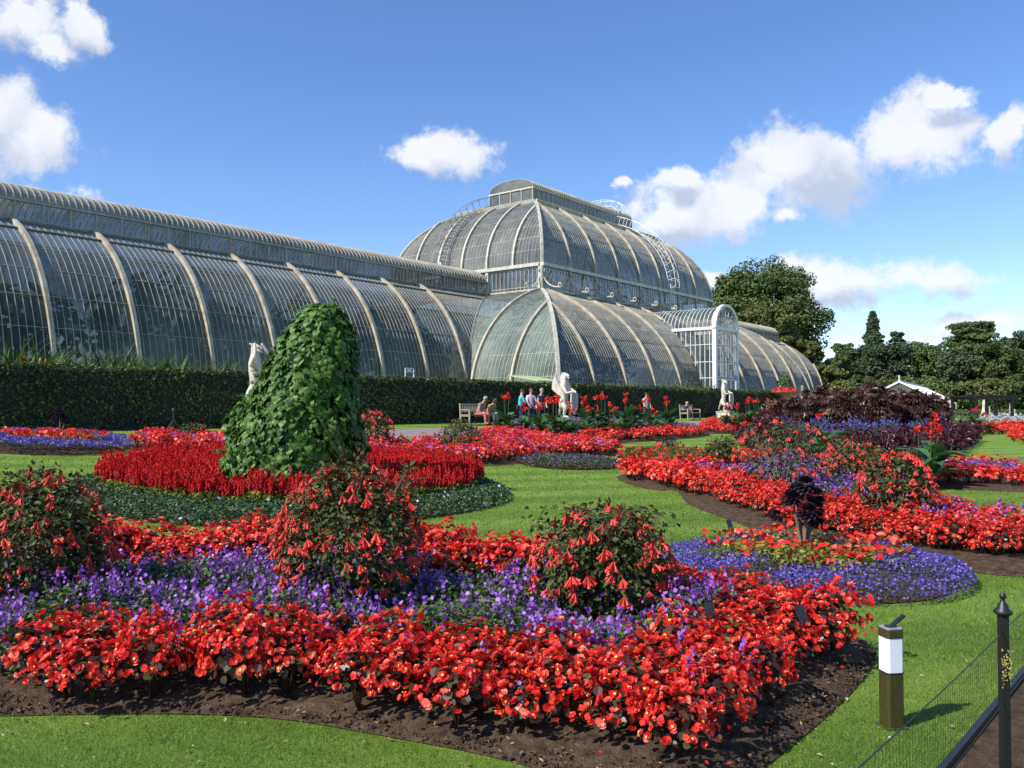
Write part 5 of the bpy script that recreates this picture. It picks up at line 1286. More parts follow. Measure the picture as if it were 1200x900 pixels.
    for sx in (-1, 1):
        mb = MB(); mb.lathe(hp_(sx*.03, .086, .008)-np.array([0, 0, .008]), [(.003, 0), (.009, .005), (.009, .011), (.003, .016)], 8); mb.build('eye', m_black, t)
        mb = MB(); mb.lathe(hp_(sx*.088, -.005, -.03), [(.006, 0), (.016, .015), (.018, .04), (.006, .055)], 8, sx=.5); mb.build('ear', skinm, t)
    if glasses:
        mb = MB(); mb.bar(hp_(-.075, .098, .01), hp_(.075, .098, .01), .03, .012); mb.build('sunglasses', m_black, t)
    return t
m_lip = plain('lips', (.45, .12, .10), None, 5, .5)
hr_grey = plain('grey_hair', (.42, .39, .35), (.25, .23, .2), 30, .7); hr_dark = plain('dark_hair', (.05, .03, .02), (.025, .015, .01), 30, .6); hr_red = plain('auburn_hair', (.12, .035, .02), (.06, .02, .012), 30, .6); hr_bl = plain('blond_hair', (.6, .45, .22), (.4, .28, .12), 30, .6)
FN = math.atan2(NW[1], NW[0])-PI/2               # turning a figure that faces +y to face the garden
c_turq = cloth('turquoise_cloth', (.10, .52, .55)); c_pink = cloth('magenta_cloth', (.72, .04, .26)); c_wht = cloth('white_cloth', (.72, .74, .76)); c_navy = cloth('navy_cloth', (.02, .03, .08)); c_dgr = cloth('dark_grey_cloth', (.06, .06, .07)); c_red = cloth('red_cloth', (.6, .03, .03)); c_tan = cloth('mustard_cloth', (.45, .30, .12)); c_check = cloth('brown_check_cloth', (.33, .26, .25)); c_coral = cloth('coral_cloth', (.68, .20, .14)); c_grey = cloth('pale_grey_cloth', (.38, .40, .44)); c_blue = cloth('bright_blue_cloth', (.04, .32, .6))
def bench(pos, rz, lab, L_=1.7, mat=None):
    mat = mat or m_wood; t = empty('wooden_bench', pos, rz, label=lab, cat='bench')
    mb = MB()
    for k in range(5): mb.box((0, -.20+k*.1, .44), (L_, .085, .03))
    mb.build('seat', mat, t); mb = MB()
    mb.box((0, -.30, .88), (L_, .035, .08)); mb.box((0, -.27, .56), (L_, .035, .05))
    for k in range(15): x = -L_/2+.1+k*(L_-.2)/14; mb.bar((x, -.272, .57), (x, -.30, .86), .04, .02)
    mb.build('backrest', mat, t)
    for sx in (-1, 1):
        x = sx*(L_/2-.04)
        mb = MB(); mb.bar((x, -.25, 0), (x, -.31, .93), .06); mb.build('leg', mat, t)
        mb = MB(); mb.bar((x, .24, 0), (x, .24, .63), .06); mb.build('leg', mat, t)
        mb = MB(); mb.box((x, -.02, .65), (.07, .56, .035)); mb.build('armrest', mat, t)
        mb = MB(); mb.box((x, 0, .40), (.045, .44, .06)); mb.build('side_rail', mat, t)
    return t
bp_ = gs(560, 24.2); bench(bp_, FN, 'weathered wooden bench with two people sitting, in front of the hedge')
def on_bench(b, off, dy=.0): return b+np.array([AU[0]*off+NW[0]*(dy), AU[1]*off+NW[1]*dy, 0])
person(on_bench(bp_, .1, -.05), FN+.1, 'grey haired person in checked shirt and coral trousers bending forward on the bench', m_skin2, c_check, c_coral, hr_grey, .2, True, .5, 1.72, armf=.6)
person(on_bench(bp_, .72, -.02), FN-.05, 'dark haired person in mustard top bowed over their lap on the bench', m_skin2, c_tan, c_grey, hr_dark, .8, True, .62, 1.66, armf=.8)
person(gs(610, 22.9), FN+.9, 'woman in turquoise and white top standing left among three behind the cannas', m_skin, c_turq, c_navy, hr_dark, .3, False, .08, 1.62, coat=c_wht, armf=.9)
person(gs(622, 22.6), FN-.4, 'woman in magenta blouse, white cardigan and sunglasses standing behind the cannas', m_skin, c_wht, c_dgr, hr_red, .6, False, 0, 1.68, coat=c_pink, glasses=True)
person(gs(634, 23.2), FN-.3, 'grey haired person in dark top standing right of the magenta blouse', m_skin, c_dgr, c_navy, hr_grey, .4, False, .05, 1.66)
person(gs(757, 22.5), FN-.3, 'person with sunglasses and white top standing among cannas beyond the winged statue', m_skin, c_wht, c_dgr, hr_dark, .5, False, 0, 1.62, glasses=True)
b2 = gs(809, 24.0); bench(b2, FN, 'pale wooden bench behind the far begonia strip, one person at its end', 1.7)
person(on_bench(b2, -.62, -.02), FN, 'blond haired person in red top sitting at the end of the far bench', m_skin, c_navy, c_navy, hr_bl, .5, True, .15, 1.45, coat=c_red, armf=.6)
person(gs(943, 20.5), FN, 'distant person in bright blue top beyond the bronze shrubs', m_skin, c_blue, c_navy, hr_dark, .3, False, 0, 1.75)

# ---------------------------------------------------------------- carved beasts along the terrace
def beast(pos, rz, lab, wings=False, slim=False, mane=False, horn=False, H=2.35, crest=0, plinth=.5, up_arms=False):
    t = empty('stone_statue', pos, rz, label=lab, cat='statue'); k = H/2.3; f = .72 if slim else .9
    def p(x, y, z, r): return (x*k, y*k, z*k+plinth, (r[0]*k*f, r[1]*k*f) if hasattr(r, '__len__') else r*k*f)
    P = [p(-.10, 0, .62, .21)]; E = []
    up = chainadd(P, E, 0, [p(-.06 if not slim else .02, 0, .95, .20), p(.0, 0, 1.25, (.23, .25)), p(.03, 0, 1.52, .21 if not mane else .27), p(.0, 0, 1.78, .17 if not mane else .25), p(.03, 0, 2.02, .16 if not mane else .20)])
    chainadd(P, E, up, [p(.12, 0, 2.05, .11), p(.22, 0, 2.0, .08), p(.28, 0, 1.96, .05)])
    chainadd(P, E, up, [p(.20, 0, 1.92, .055), p(.30, 0, 1.88, .04)])            # lower jaw
    for sy in (-1, 1):
        chainadd(P, E, up, [p(-.03, sy*.11, 2.12, .05), p(-.09, sy*.15, 2.14, .03)])
        chainadd(P, E, 0, [p(.0, sy*.20, .55, .19), p(.26, sy*.23, .50 if not slim else .42, .14), p(.14, sy*.22, .22, .085), p(.14, sy*.21, .05, .07), p(.34, sy*.21, .04, .07), p(.42, sy*.21, .03, .04)])
        a = chainadd(P, E, 3, [p(.10, sy*.22, 1.42, .11), p(.34, sy*.24, 1.20-(.05 if sy < 0 else -.08), .075), p(.52, sy*.14, 1.24, .06), p(.58, sy*.10, 1.22, .06)])
        if up_arms:
            del P[-4:], E[-4:]; chainadd(P, E, 3, [p(.10, sy*.24, 1.50, .12), p(.30, sy*.34, 1.72, .085), p(.20, sy*.22, 2.02, .07), p(.12, sy*.14, 2.16, .06)]); continue
        for q in (-.03, .0, .03): chainadd(P, E, a, [p(.64, sy*.10+q, 1.18, .018)])
    chainadd(P, E, 0, [p(-.32, 0, .35, .07), p(-.42, .05, .15, .05), p(-.38, .18, .06, .045), p(-.2, .3, .08, .06)])
    if horn: chainadd(P, E, up, [p(.08, 0, 2.25, .04), p(.16, 0, 2.55, .012)])
    skin('beast', P, E, m_stone, t, 2)
    if wings:
        for sy in (-1, 1):
            mb = MB(); base = np.array([-.12, sy*.14, 1.25])*k; 
            for q in range(7):
                a = 1.9+q*.16; l = (.95-.06*q)*k; tip = base+np.array([math.cos(a)*l*.55-.1, sy*.10+sy*.02*q, math.sin(a)*l]); m_ = base*.4+tip*.6+np.array([-.10*k, 0, .0])
                mb.tube([base+np.array([0, 0, -.04*q]), m_+np.array([0, 0, plinth*0]), tip], [.07*k, .085*k, .03*k], 6)
            o = mb.build('wing', m_stone, t); o.location = (0, 0, plinth)
    # shield held upright in front
    mb = MB(); sh = [(-.24, 1.16), (.24, 1.16), (.25, .75), (.19, .42), (0, .16), (-.19, .42), (-.25, .75)]; nS = len(sh); x0, x1 = .56, .64
    V = np.array([(x0+.05*abs(y)*-1, y, z) for y, z in sh]+[(x1-.08*abs(y), y, z) for y, z in sh])*k+np.array([0, 0, plinth])
    mb.add(V, [tuple(range(nS))[::-1], tuple(range(nS, 2*nS))]+[(i, (i+1) % nS, (i+1) % nS+nS, i+nS) for i in range(nS)])
    mb.tube([((x1-.01)*k, 0, 1.15*k+plinth), ((x1+.01)*k, 0, .3*k+plinth)], .02, 5); mb.build('shield', m_stone, t)
    mb = MB(); mb.box((.1, 0, plinth/2), (1.05*k, .66*k, plinth)); mb.box((.1, 0, plinth-.03), (1.12*k, .73*k, .055)); mb.box((.1, 0, .06), (1.15*k, .76*k, .12)); mb.build('plinth', m_stone, t)
    return t
AN = math.atan2(NW[1], NW[0])
def sg_(px): return gs(px, 24.7)
beast(sg_(298), AN+.25, 'slender pale stone beast statue rising behind the left edge of the green mound', slim=True, H=2.6, plinth=.45, up_arms=True)
beast(sg_(662), AN-.1, 'winged stone beast holding a shield, right of the standing women', wings=True, H=2.42, plinth=.2)
beast(sg_(848), AN-.1, 'pale stone beast statue in front of the white glasshouse porch', slim=True, H=2.3, plinth=.45)
beast(sg_(961), AN, 'distant stone beast showing over the left of the bronze shrubs', H=2.2, mane=True, plinth=.5)
beast(gs(1115, 22.5), AN, 'white stone beast statue just right of the white roofed building', wings=True, H=2.0, plinth=.3)
beast(gs(1153, 17.5), AN+.3, 'white stone statue standing within the dark pergola', H=2.0, mane=True, plinth=.2)
beast(gs(1184, 14.6), AN-.2, 'small white stone statue at the right end of the pergola', H=1.7, slim=True, plinth=.2)

# ---------------------------------------------------------------- bollard light, fence, labels
bpz = gp(1045, 851); BL = empty('bollard_light', bpz, math.radians(9), label='square bollard light with white lens and bronze post standing on the near lawn', cat='bollard light')
m_brz = plain('bronze_metal', (.085, .078, .026), (.06, .054, .02), 25, .35, metal=.3); m_lens = plain('white_lens', (.85, .85, .90), (.80, .80, .86), 3, .35); m_top = plain('solar_top', (.34, .35, .38), (.24, .25, .27), 8, .3)
def rbox(mb, c, d, bev=.012):
    x, y, z = d[0]/2, d[1]/2, d[2]; q = []
    for (sx, sy) in ((-1, -1), (1, -1), (1, 1), (-1, 1)):
        for (bx, by) in (((-1, 1), (1, -1)) if sx*sy > 0 else ((1, 1), (-1, -1)))[:0] or ((0, 1), (1, 0)) if sx*sy > 0 else ((1, 0), (0, 1)):
            q.append((sx*(x-bev*bx), sy*(y-bev*by)))
    n = len(q); V = np.array([(a+c[0], b+c[1], c[2]) for a, b in q]+[(a+c[0], b+c[1], c[2]+z) for a, b in q])
    mb.add(V, [tuple(range(n))[::-1], tuple(range(n, 2*n))]+[(i, (i+1) % n, (i+1) % n+n, i+n) for i in range(n)]); return mb
rbox(MB(), (0, 0, -.02), (.094, .094, .305)).build('post', m_brz, BL); rbox(MB(), (0, 0, .283), (.092, .092, .182)).build('lens', m_lens, BL)
rbox(MB(), (0, 0, .465), (.096, .096, .04)).build('cap', m_brz, BL); rbox(MB(), (0, 0, .5052), (.090, .090, .006)).build('top_plate', m_top, BL)
mb = MB(); mb.bar((.0, 0, .512), (.07, -.01, .57), .035, .008); mb.box((0, 0, .514), (.05, .04, .008)); mb.build('spike_flap', m_black, BL)
mb = MB(); rbox(mb, (0, 0, .280), (.0975, .0975, .006)); rbox(mb, (0, 0, .462), (.0975, .0975, .005)); mb.build('gasket', m_black, BL)
mb = MB(); rbox(mb, (0, 0, -.01), (.125, .125, .018)); mb.build('base_plate', m_brz, BL)
F0 = np.array([.895, 2.25]); F1 = np.array([2.08, 3.64]); FD = unit(F1-F0)
m_lich = plain('lichen', (.52, .45, .12), (.35, .30, .10), 60, .9)
def fpost(p, lab, lich=False):
    t = empty('fence_post', (p[0], p[1], 0), 0, label=lab, cat='fence post')
    mb = MB(); mb.box((0, 0, .37), (.033, .033, .80)); mb.build('post', m_black, t)
    mb = MB(); mb.lathe((0, 0, .765), [(.020, 0), (.036, .012), (.038, .022), (.024, .034), (.020, .05), (.010, .062), (.008, .07), (.013, .078), (.014, .088), (.006, .098)], 14); mb.build('finial', m_black, t)
    if lich:
        mb = MB(); q = np.column_stack([rng.uniform(-.021, .02, 130), np.full(130, -.0215), rng.normal(.56, .035, 130)]); mb.add(inst(QUADF[0], q, frames(np.array([0, -1., 0])+rng.normal(size=(130, 3))*.5), rng.uniform(.003, .008, 130)), QUADF[1]); mb.build('lichen', m_lich, t)
    return t
fpost(F1, 'black iron fence post with finial and yellow lichen at the lower right corner', True)
fpost(F1+FD*2.6, 'farther black iron fence post outside the right picture edge'); fpost(F1-FD*2.6, 'nearer black iron fence post beside the viewer')
NF = empty('wire_fence', (*F1, 0), 0, label='thin black wire netting strung to the iron post at the lower right', cat='wire fence')
mb = MB()
for z in (.70, .405): mb.tube([np.array([*(FD*k), z+.006*math.sin(k*2)]) for k in np.linspace(-2.6, 2.6, 14)], .0022, 5)
mb.build('strand', m_black, NF)
mb = MB()
for k in np.arange(-2.6, 2.6, .032):
    j = .01*math.sin(k*9)
    mb.bar((*(FD*k), .70), (*(FD*(k+j)), .02), .0007)
for z in np.arange(.05, .70, .05): mb.bar((*(FD*-2.6), z), (*(FD*2.6), z+.004), .0007)
mb.build('netting', m_black, NF)
e0 = np.array([1.98, 3.93]); e1 = np.array([2.82, 4.91]); ed = unit(e1-e0); en_ = np.array([ed[1], -ed[0]])
mb = MB(); a_ = e0-ed*3; b_ = e1+ed*12; mb.bar((*a_, .012), (*b_, .012), .03, .06); mb.build('edging_board', m_black, label='black edging board between the lawn and the bare earth at the lower right', cat='edging')
mb = MB(); q0 = a_+en_*.02; q1 = b_+en_*.02; q2 = b_+en_*1.2; q3 = a_+en_*1.2; mb.add(np.array([(*q0, .006), (*q3, .006), (*q2, .006), (*q1, .006)]), [(0, 1, 2, 3)]); mb.build('bare_earth_strip', m_soil2, kind='structure')
def plabel(px, py, h, lab, rz=0, tilt=.6, w=.075):
    c = gp(px, py); t = empty('plant_label', c, rz, label=lab, cat='plant label')
    mb = MB(); mb.bar((0, 0, -.05), (0, .01, h), .012, .006); mb.build('stake', m_black, t)
    mb = MB(); M = np.array(Matrix.Rotation(-tilt, 3, 'X')); mb.box((0, .0, h+.03), (w, .004, .10), 0, 0, M@np.eye(3)); mb.build('plate', m_plate, t)
m_plate = plain('dark_label_plate', (.03, .035, .04), (.02, .022, .025), 10, .3)
plabel(940, 795, .36, 'black tilted plant label among red begonias near the corner of the nearest bed', .5, .5)
plabel(832, 790, .36, 'black plant label between violet flowers and begonias in the nearest bed', .1, .15, .065)
plabel(855, 638, .22, 'black leaning plant label at the left side of the lobelia ring', .6, .4, .085)
plabel(982, 665, .22, 'black plant label right of the black rosette stem', -.3, .3, .08)
c = gp(203, 507); t = empty('black_tripod', c, 0, label='black iron tripod with a small finial beyond the far left begonias', cat='tripod')
Hh = .028*c[1]
mb = MB(); mb.tube([(0, 0, -.02), (0, 0, Hh*.9)], .035, 8); mb.lathe((0, 0, Hh*.85), [(.035, 0), (.07, .03), (.04, .08), (.02, .14)], 8); mb.build('post', m_black, t)
for a in (.2, 2.4, 4.3):
    mb = MB(); mb.bar((0, 0, Hh*.5), (.34*math.cos(a), .34*math.sin(a), 0), .035); mb.build('leg', m_black, t)

# ---------------------------------------------------------------- things beside the hedge
c = gs(919, 24.9); t = empty('flower_urn', c, 0, label='terracotta bowl of red flowers on a pedestal at the right end of the hedge', cat='urn')
m_terr = plain('terracotta', (.48, .19, .11), (.34, .13, .08), 8, .8)
mb = MB(); mb.box((0, 0, .65), (.55, .55, 1.3)); mb.box((0, 0, 1.33), (.7, .7, .08)); mb.build('pedestal', m_stone, t)
mb = MB(); mb.lathe((0, 0, 1.37), [(.2, 0), (.16, .1), (.3, .2), (.75, .34), (1.0, .5), (1.03, .55), (.9, .55)], 22); mb.build('bowl', m_terr, t)
mb = MB(); n = 240; d = sph(n, rng, .0); n = len(d); mb.add(inst(QUADF[0], d*np.array([.95, .95, .3])+np.array([0, 0, 1.95]), frames(d+rng.normal(size=(n, 3))*.5), rng.uniform(.08, .16, n)), QUADF[1], 0, rng.random(n)); mb.build('red_flowers', m_begf, t)
mb = MB(); n = 160; d = sph(n, rng, -.3); n = len(d); mb.add(inst(LEAF[0], d*np.array([.5, .5, .55])+np.array([0, 0, 2.5]), frames(d+rng.normal(size=(n, 3))*.5), rng.uniform(.15, .3, n)), LEAF[1], 0, rng.random(n)); mb.build('foliage', m_grn, t)
c = gs(940, 21.5); t = empty('wooden_post', c, 0, label='thin brown wooden post standing left of the distant person in blue', cat='post')
mb = MB(); mb.box((0, 0, 1.25), (.14, .14, 2.5), taper=.9); mb.build('post', m_wood, t)
c = gs(628, 28.4); t = empty('canopy', c, FN, label='pale green flat canopy showing over the hedge left of the winged statue', cat='canopy'); m_cano = plain('pale_green_canvas', (.46, .55, .26), (.40, .48, .22), 3, .8)
mb = MB(); V = np.array([[-1.15, -1.0, 2.35], [1.15, -1.0, 2.35], [1.15, 1.0, 2.02], [-1.15, 1.0, 2.02]]); V2 = V-np.array([0, 0, .05]); mb.add(np.concatenate([V, V2]), [(0, 1, 2, 3), (7, 6, 5, 4), (0, 4, 5, 1), (1, 5, 6, 2), (2, 6, 7, 3), (3, 7, 4, 0)]); mb.build('canvas', m_cano, t)
for sx, sy in ((-1, -1), (1, -1), (1, 1), (-1, 1)):
    mb = MB(); mb.tube([(sx*1.05, sy*.9, -.05), (sx*1.05, sy*.9, 2.30 if sy < 0 else 2.0)], .03, 6); mb.build('pole', m_grey, t)
c = gs(480, 28.0); t = empty('notice_frame', c, FN, label='small white framed notice on two legs behind the hedge right of the mound', cat='notice')
for sx in (-1, 1): mb = MB(); mb.box((sx*.27, 0, 1.15), (.04, .04, 2.4)); mb.build('leg', m_white, t)
mb = MB(); mb.box((0, 0, 2.2), (.5, .03, .05)); mb.box((0, 0, 2.36), (.5, .03, .05)); mb.box((0, 0, 1.85), (.5, .03, .04)); mb.build('crossbar', m_white, t)
mb = MB(); mb.box((0, -.0, 2.28), (.22, .02, .10)); mb.build('notice', m_white, t)

# ---------------------------------------------------------------- far right: lawn edge, pergola, white building
pc = gp(1162, 498); t = empty('pergola', pc, .15, label='dark timber pergola beyond the far right lawn', cat='pergola'); s_ = .001*pc[1]
Hp = 30*s_
for x in (-19*s_, 6*s_, 27*s_):
    for y in (0, 3.0):
        mb = MB(); mb.box((x, y, Hp/2), (.2, .2, Hp)); mb.build('post', m_black, t)
for y in (0, 3.0): mb = MB(); mb.box((4*s_, y, Hp+.1), (54*s_, .16, .22)); mb.build('beam', m_black, t)
for x in np.linspace(-20*s_, 28*s_, 9): mb = MB(); mb.box((x, 1.5, Hp+.28), (.08, 4.0, .14)); mb.build('rafter', m_black, t)
mass('silver_foliage', poly([(1150, 500), (1260, 504), (1260, 496), (1160, 493)]), m_lil, m_silver, 3, QUADF, .2, 40, .28, .7, None, label='pale silver foliage bed below the pergola', cat='foliage')
for nm_, px, Y, w, d_, hw, hr in (('w', 1054, 92, 6.4, 32, 2.7, 4.35),):
    c = gx(px, Y); c[2] = 0; t = empty('white_greenhouse', c, -.53, label='low white roofed greenhouse beyond the bronze shrubs', cat='greenhouse')
    mb = MB()
    for sx in (-1, 1): mb.add(np.array([[0, 0, hr], [0, d_, hr], [sx*(w/2+.3), d_, hw-.2], [sx*(w/2+.3), 0, hw-.2]]), [(0, 1, 2, 3) if sx < 0 else (3, 2, 1, 0)])
    mb.build('roof', plain('whitewashed_glass', (.42, .42, .37), (.32, .32, .28), 2, .4), t)
    mb = MB()
    for k in range(17):
        y = k*d_/16
        for sx in (-1, 1): mb.bar((0, y, hr+.05), (sx*(w/2+.3), y, hw-.15), .09)
    mb.bar((0, -.1, hr+.1), (0, d_, hr+.1), .2); mb.lathe((0, 0, hr+.15), [(.12, 0), (.05, .3), (.12, .4), (.02, .6)], 8)
    for sx in (-1, 1): mb.bar((0, -.05, hr+.05), (sx*(w/2+.4), -.05, hw-.2), .2)
    mb.build('roof_bars', m_white, t)
    mb = MB(); mb.box((0, d_/2, hw/2-.1), (w, d_, hw-.2)); mb.add(np.array([[-w/2, .004, hw-.2], [w/2, .004, hw-.2], [0, .004, hr-.1]]), [(0, 1, 2)]); mb.build('glass_wall', m_glass2, t)
# ---------------------------------------------------------------- trees
def tree(px, Y, top, Wpx, mat, lab, kind='round', bot=None, n=170, m=70, ls=.42, seed=0, grp=None, name='tree', zmin=None):
    r = np.random.default_rng(2000+seed); c = gx(px, Y); H = 1.65+(477-top)*.001*Y-c[2]; R = Wpx*.0005*Y; z0 = H*.12 if zmin is None else zmin
    t = empty(name, c, 0, label=lab, cat='tree', group=grp)
    mb = MB(); mb.tube([(0, 0, -.3), (r.uniform(-.2, .2), 0, H*.3), (0, 0, H*.6), (0, 0, H*.9)], [R*.07+.1, R*.05+.08, R*.03+.05, .04], 9)
    for k in range(12):
        a = k*2.4; z = H*(.2+.5*k/12); lf_ = 1.0 if kind == 'round' else .45
        mb.tube([(0, 0, z), (R*lf_*.4*math.cos(a), R*lf_*.4*math.sin(a), z+H*.12*lf_), (R*lf_*.75*math.cos(a), R*lf_*.75*math.sin(a), z+H*.2*lf_)], [R*.025+.04, R*.015+.03, .02], 5)
    mb.build('trunk', m_bark, t)
    if kind == 'round':
        d = sph(n, r, -.95); d = np.sign(d)*np.abs(d)**.78; hz = (H-z0)/2; l = 1+.13*np.sin(d[:, 0]*4+seed)*np.sin(d[:, 1]*5+seed)+.09*np.sin(d[:, 2]*7+seed)
        C = d*np.array([R, R, hz])*(r.uniform(.35, 1.0, len(d))**.38*l)[:, None]*.88+np.array([0, 0, z0+hz]); cr = R*.20*r.uniform(.6, 1.25, len(d))
        sq = np.array([1, 1, .75])
    elif kind == 'cone':
        f = r.random(n)**.7; a = r.uniform(0, 6.28, n); lay = .75+.25*np.sin(f*38); rr = R*(1-f)**.85*lay*r.uniform(.5, 1, n)+.1; C = np.column_stack([rr*np.cos(a), rr*np.sin(a), z0+(H-z0)*f*.98]); cr = (R*.20*(1-f*.75)+.15)*r.uniform(.7, 1.2, n); sq = np.array([1, 1, .4])
    elif kind == 'cedar':
        nlay = 11; ly = r.integers(0, nlay, n); a = r.uniform(0, 6.28, n); fz = ly/(nlay-1); Rl = R*(1-.62*fz**1.6)*(.8+.3*np.sin(ly*2.1+a*2)); rr = Rl*np.sqrt(r.random(n)); C = np.column_stack([rr*np.cos(a), rr*np.sin(a), z0+(H-z0)*(.22+.76*fz)-.06*rr+r.normal(0, H*.012, n)]); cr = R*.17*r.uniform(.7, 1.2, n); sq = np.array([1, 1, .3])
    nn = len(C); q = sph(nn*m+50, r, -2)[:nn*m]; q = q.reshape(nn, -1, 3) if len(q) == nn*m else np.resize(q, (nn, m, 3))
    rad = r.uniform(.3, 1.0, (nn, q.shape[1], 1))**.5; P = C[:, None]+q*rad*cr[:, None, None]*sq; dirs = (q+np.array([0, 0, .5])).reshape(-1, 3); P = P.reshape(-1, 3); tt = np.clip(np.repeat(r.normal(.45, .18, nn), q.shape[1])+r.normal(0, .2, len(P)), 0, 1)
    mb = MB(); mb.add(inst(LEAF[0]*np.array([1.5, 1, 1]), P, frames(dirs+r.normal(size=P.shape)*.5, r), r.uniform(.6, 1.3, len(P))*ls), LEAF[1], 0, tt); mb.build('crown', mat, t)
    return t
tree(890, 135, 308, 136, m_tree, 'huge dark rounded tree rising behind the right end of the glasshouse', n=620, m=170, ls=.38, seed=1, zmin=2)
tree(900, 124, 352, 76, m_olv, 'lighter green tree in front of the huge dark tree', n=240, m=120, ls=.34, seed=2, zmin=1)
tree(944, 122, 392, 40, m_olv, 'small yellow green tree right of the glasshouse ridge end', n=90, m=80, ls=.38, seed=3, zmin=1)
tree(966, 118, 422, 44, m_olv, 'low olive tree just right of the glasshouse end', n=90, m=80, ls=.38, seed=4, zmin=.3)
tree(988, 165, 404, 46, m_tree, 'flat topped dark tree right of the huge tree', 'cedar', n=120, m=90, ls=.5, seed=5)
tree(1024, 175, 364, 56, m_con, 'pointed conifer spire standing above the tree line', 'cone', n=420, m=80, ls=.38, seed=6)
tree(1052, 178, 390, 40, m_con, 'small dark conifer right of the pointed spire', 'cedar', n=110, m=80, ls=.5, seed=7)
tree(1140, 160, 379, 100, m_tree, 'broad layered cedar on the right above the tree line', 'cedar', n=420, m=120, ls=.38, seed=8)
tree(1212, 150, 384, 70, m_con, 'tall dark tree at the right picture edge', n=170, m=100, ls=.5, seed=9)
TL = [(1000, 150, 411, 66), (1032, 146, 400, 70), (1068, 150, 396, 66), (1096, 145, 402, 60), (1122, 140, 406, 60), (1168, 138, 398, 74), (1250, 150, 396, 70), (1300, 150, 400, 80), (975, 140, 424, 50), (1345, 150, 396, 80)]
for i, (px, Y, top, w) in enumerate(TL):
    tree(px, Y, top, w, (m_tree, m_con, m_tree)[i % 3], 'dark rounded tree in the belt closing the right side of the garden', n=200, m=110, ls=.36, seed=20+i, grp='trees in the belt on the right', zmin=.3)
for i, (px, Y, top, w) in enumerate([(985, 112, 446, 40), (1012, 122, 440, 48), (1100, 120, 446, 50), (1130, 118, 448, 46), (1160, 116, 442, 50), (1192, 118, 438, 56), (1228, 118, 442, 60), (1275, 118, 440, 70), (1330, 118, 440, 70), (1070, 122, 444, 50), (1042, 124, 442, 50)]):
    tree(px, Y, top, w, (m_olv, m_tree)[i % 2] if i != 2 else m_tree, 'low bushy tree at the foot of the belt on the right', n=130, m=90, ls=.32, seed=50+i, grp='low trees at the foot of the belt', zmin=.0)
mb = MB(); r = rng; q = poly([(1080, 486), (1300, 486)]); a_, b_ = gx(1085, 100)[:2], gx(1320, 100)[:2]
fh = empty('low_hedge', (*((a_+b_)/2), 0), 0, label='low clipped hedge in front of the tree belt at the far right', cat='hedge')
n = 5000; f = r.random(n); z = r.uniform(0, 1.3, n); P = a_+(b_-a_)*f[:, None]-(a_+b_)/2; y = np.where(z > 1.2, r.uniform(-.8, .8, n), -.8+r.uniform(0, .1, n)); mb.add(inst(LEAF[0]*1.3, np.column_stack([P[:, 0], P[:, 1]+y, z]), frames(np.array([0, -.7, .7])+r.normal(size=(n, 3))*.4), r.uniform(.15, .3, n)), LEAF[1], 0, r.random(n)); mb.build('leaves', m_hedge, fh)
mb = MB(); mb.box((0, 0, .58), (abs(b_[0]-a_[0]), 1.5, 1.16)); mb.build('twiggy_core', m_hcore, fh)
# palms and broad leaved plants growing inside the glass
for i, (u, w, H, R) in enumerate([(18, 0, 7, 3), (24, 1, 8, 3), (30, -1, 7.5, 3), (36, 0, 8, 3.2), (42, 1, 8, 3), (48, -2, 7, 3), (56, 3, 10, 4), (62, -5, 8, 4), (68, 3, 12, 4), (76, -4, 8, 4), (96, 0, 7, 3), (105, 0, 7, 3)]):
    p_ = us(u, D0-w); p_[2] = 1.12; r2 = np.random.default_rng(70+i); t = empty('tropical_plant', p_, 0, label='leafy tropical tree growing inside the glasshouse', cat='plant', group='tropical trees inside the glasshouse')
    mb = MB(); mb.tube([(0, 0, 0), (0, 0, H*.8)], [.18, .1], 7); mb.build('trunk', m_bark, t); mb = MB(); n = 500; d = sph(n, r2, -.7); n = len(d)
    mb.add(inst(LONG[0]*np.array([1.6, 1, 1]), d*np.array([R, R, H*.42])*(r2.uniform(.3, 1, (n, 1))**.5)+np.array([0, 0, H*.56]), frames(d+r2.normal(size=(n, 3))*.5, r2), r2.uniform(.6, 1.3, n)), LONG[1], 0, r2.random(n)); mb.build('foliage', m_grn, t)

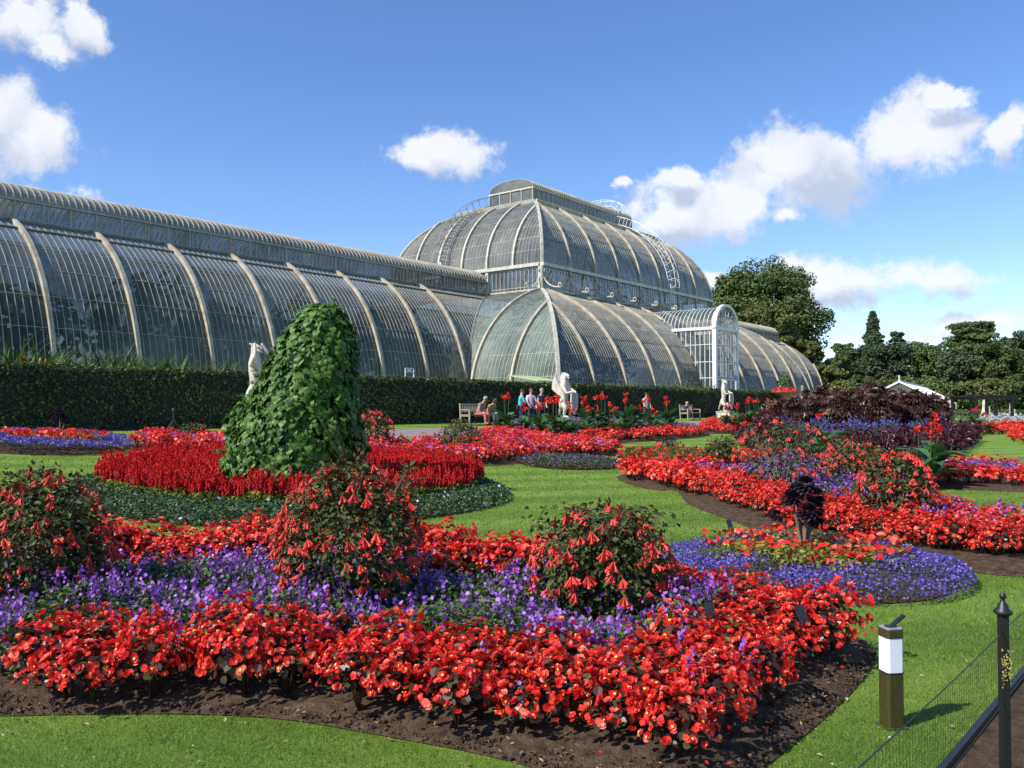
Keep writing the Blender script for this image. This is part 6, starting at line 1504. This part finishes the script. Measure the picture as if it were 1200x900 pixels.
# ---------------------------------------------------------------- grass blades on the near lawn
vp = poly([(-120, 960), (1330, 960), (1330, 640), (-120, 640)])
m_blade = leafmat('grass_blade', [(0, (.06, .12, .012)), (.5, (.15, .26, .028)), (1, (.30, .42, .08))], .6, .35)
def blades(P, dens, ln, wd, seed, name, lab):
    r = np.random.default_rng(seed); q = rand_in(P, dens, r); q = q[in_view(q, 60)]
    for B_, m_ in ((smooth_poly(A_soil), .0), (CS, .0), (B_pl, -.0), (E_o, .0)): q = q[~inside(B_, q+r.normal(0, .011, q.shape))]
    q = q[((q-e0)@en_) < -.02]; n = len(q); T = np.array([[-.5, 0, 0], [.5, 0, 0], [0, 1, 0]])
    up = unit(np.array([0, 0, 1.])+r.normal(size=(n, 3))*.55); x = unit(np.cross(up, r.normal(size=(n, 3)))); z = np.cross(x, up)
    l = r.uniform(.5, 1.2, n)*ln; V = lift(q)[:, None]+np.stack([-x*wd/2, x*wd/2, up*l[:, None]], 1)
    mb = MB(); mb.add(V, [(0, 1, 2)], 0, np.clip(r.normal(.5, .3, n)+.12*np.sin(q[:, 0]*2.3+q[:, 1]*1.7)+.12*np.sin(q[:, 0]*13+3*np.sin(q[:, 1]*9)), 0, 1)); return mb.build(name, m_blade, label=lab, cat='grass', kind='stuff')
near_ = poly([(-120, 990), (1330, 990), (1330, 760), (-120, 760)]); mid_ = poly([(-120, 759), (1330, 759), (1330, 655), (-120, 655)]); farp = poly([(-60, 654), (1260, 654), (1260, 575), (-60, 575)]); vfar = poly([(-40, 574), (1240, 574), (1240, 536), (-40, 536)])
blades(near_, 11000, .024, .0028, 1, 'lawn_grass', 'short mown grass of the lawn nearest the viewer'); blades(mid_, 4000, .026, .0045, 2, 'lawn_grass', 'short mown grass around the lobelia ring'); blades(farp, 1000, .03, .009, 3, 'lawn_grass', 'mown grass between the nearest bed and the red plume ring')
blades(vfar, 170, .035, .02, 4, 'lawn_grass', 'mown grass of the farther lawns beyond the red plume ring')
q = rand_in(near_, 26); q = q[in_view(q, 0) & ~inside(smooth_poly(A_soil), q) & (((q-e0)@en_) < -.05)]; n = len(q); mb = MB()
mb.add(inst(LEAF[0], lift(q, .018), frames(np.array([0, 0, 1.])+rng.normal(size=(n, 3))*.35), rng.uniform(.012, .035, n)), LEAF[1], 0, rng.random(n)); mb.build('leaf_scraps', m_dry, label='small dry leaf scraps lying on the near lawn', cat='litter', kind='stuff')
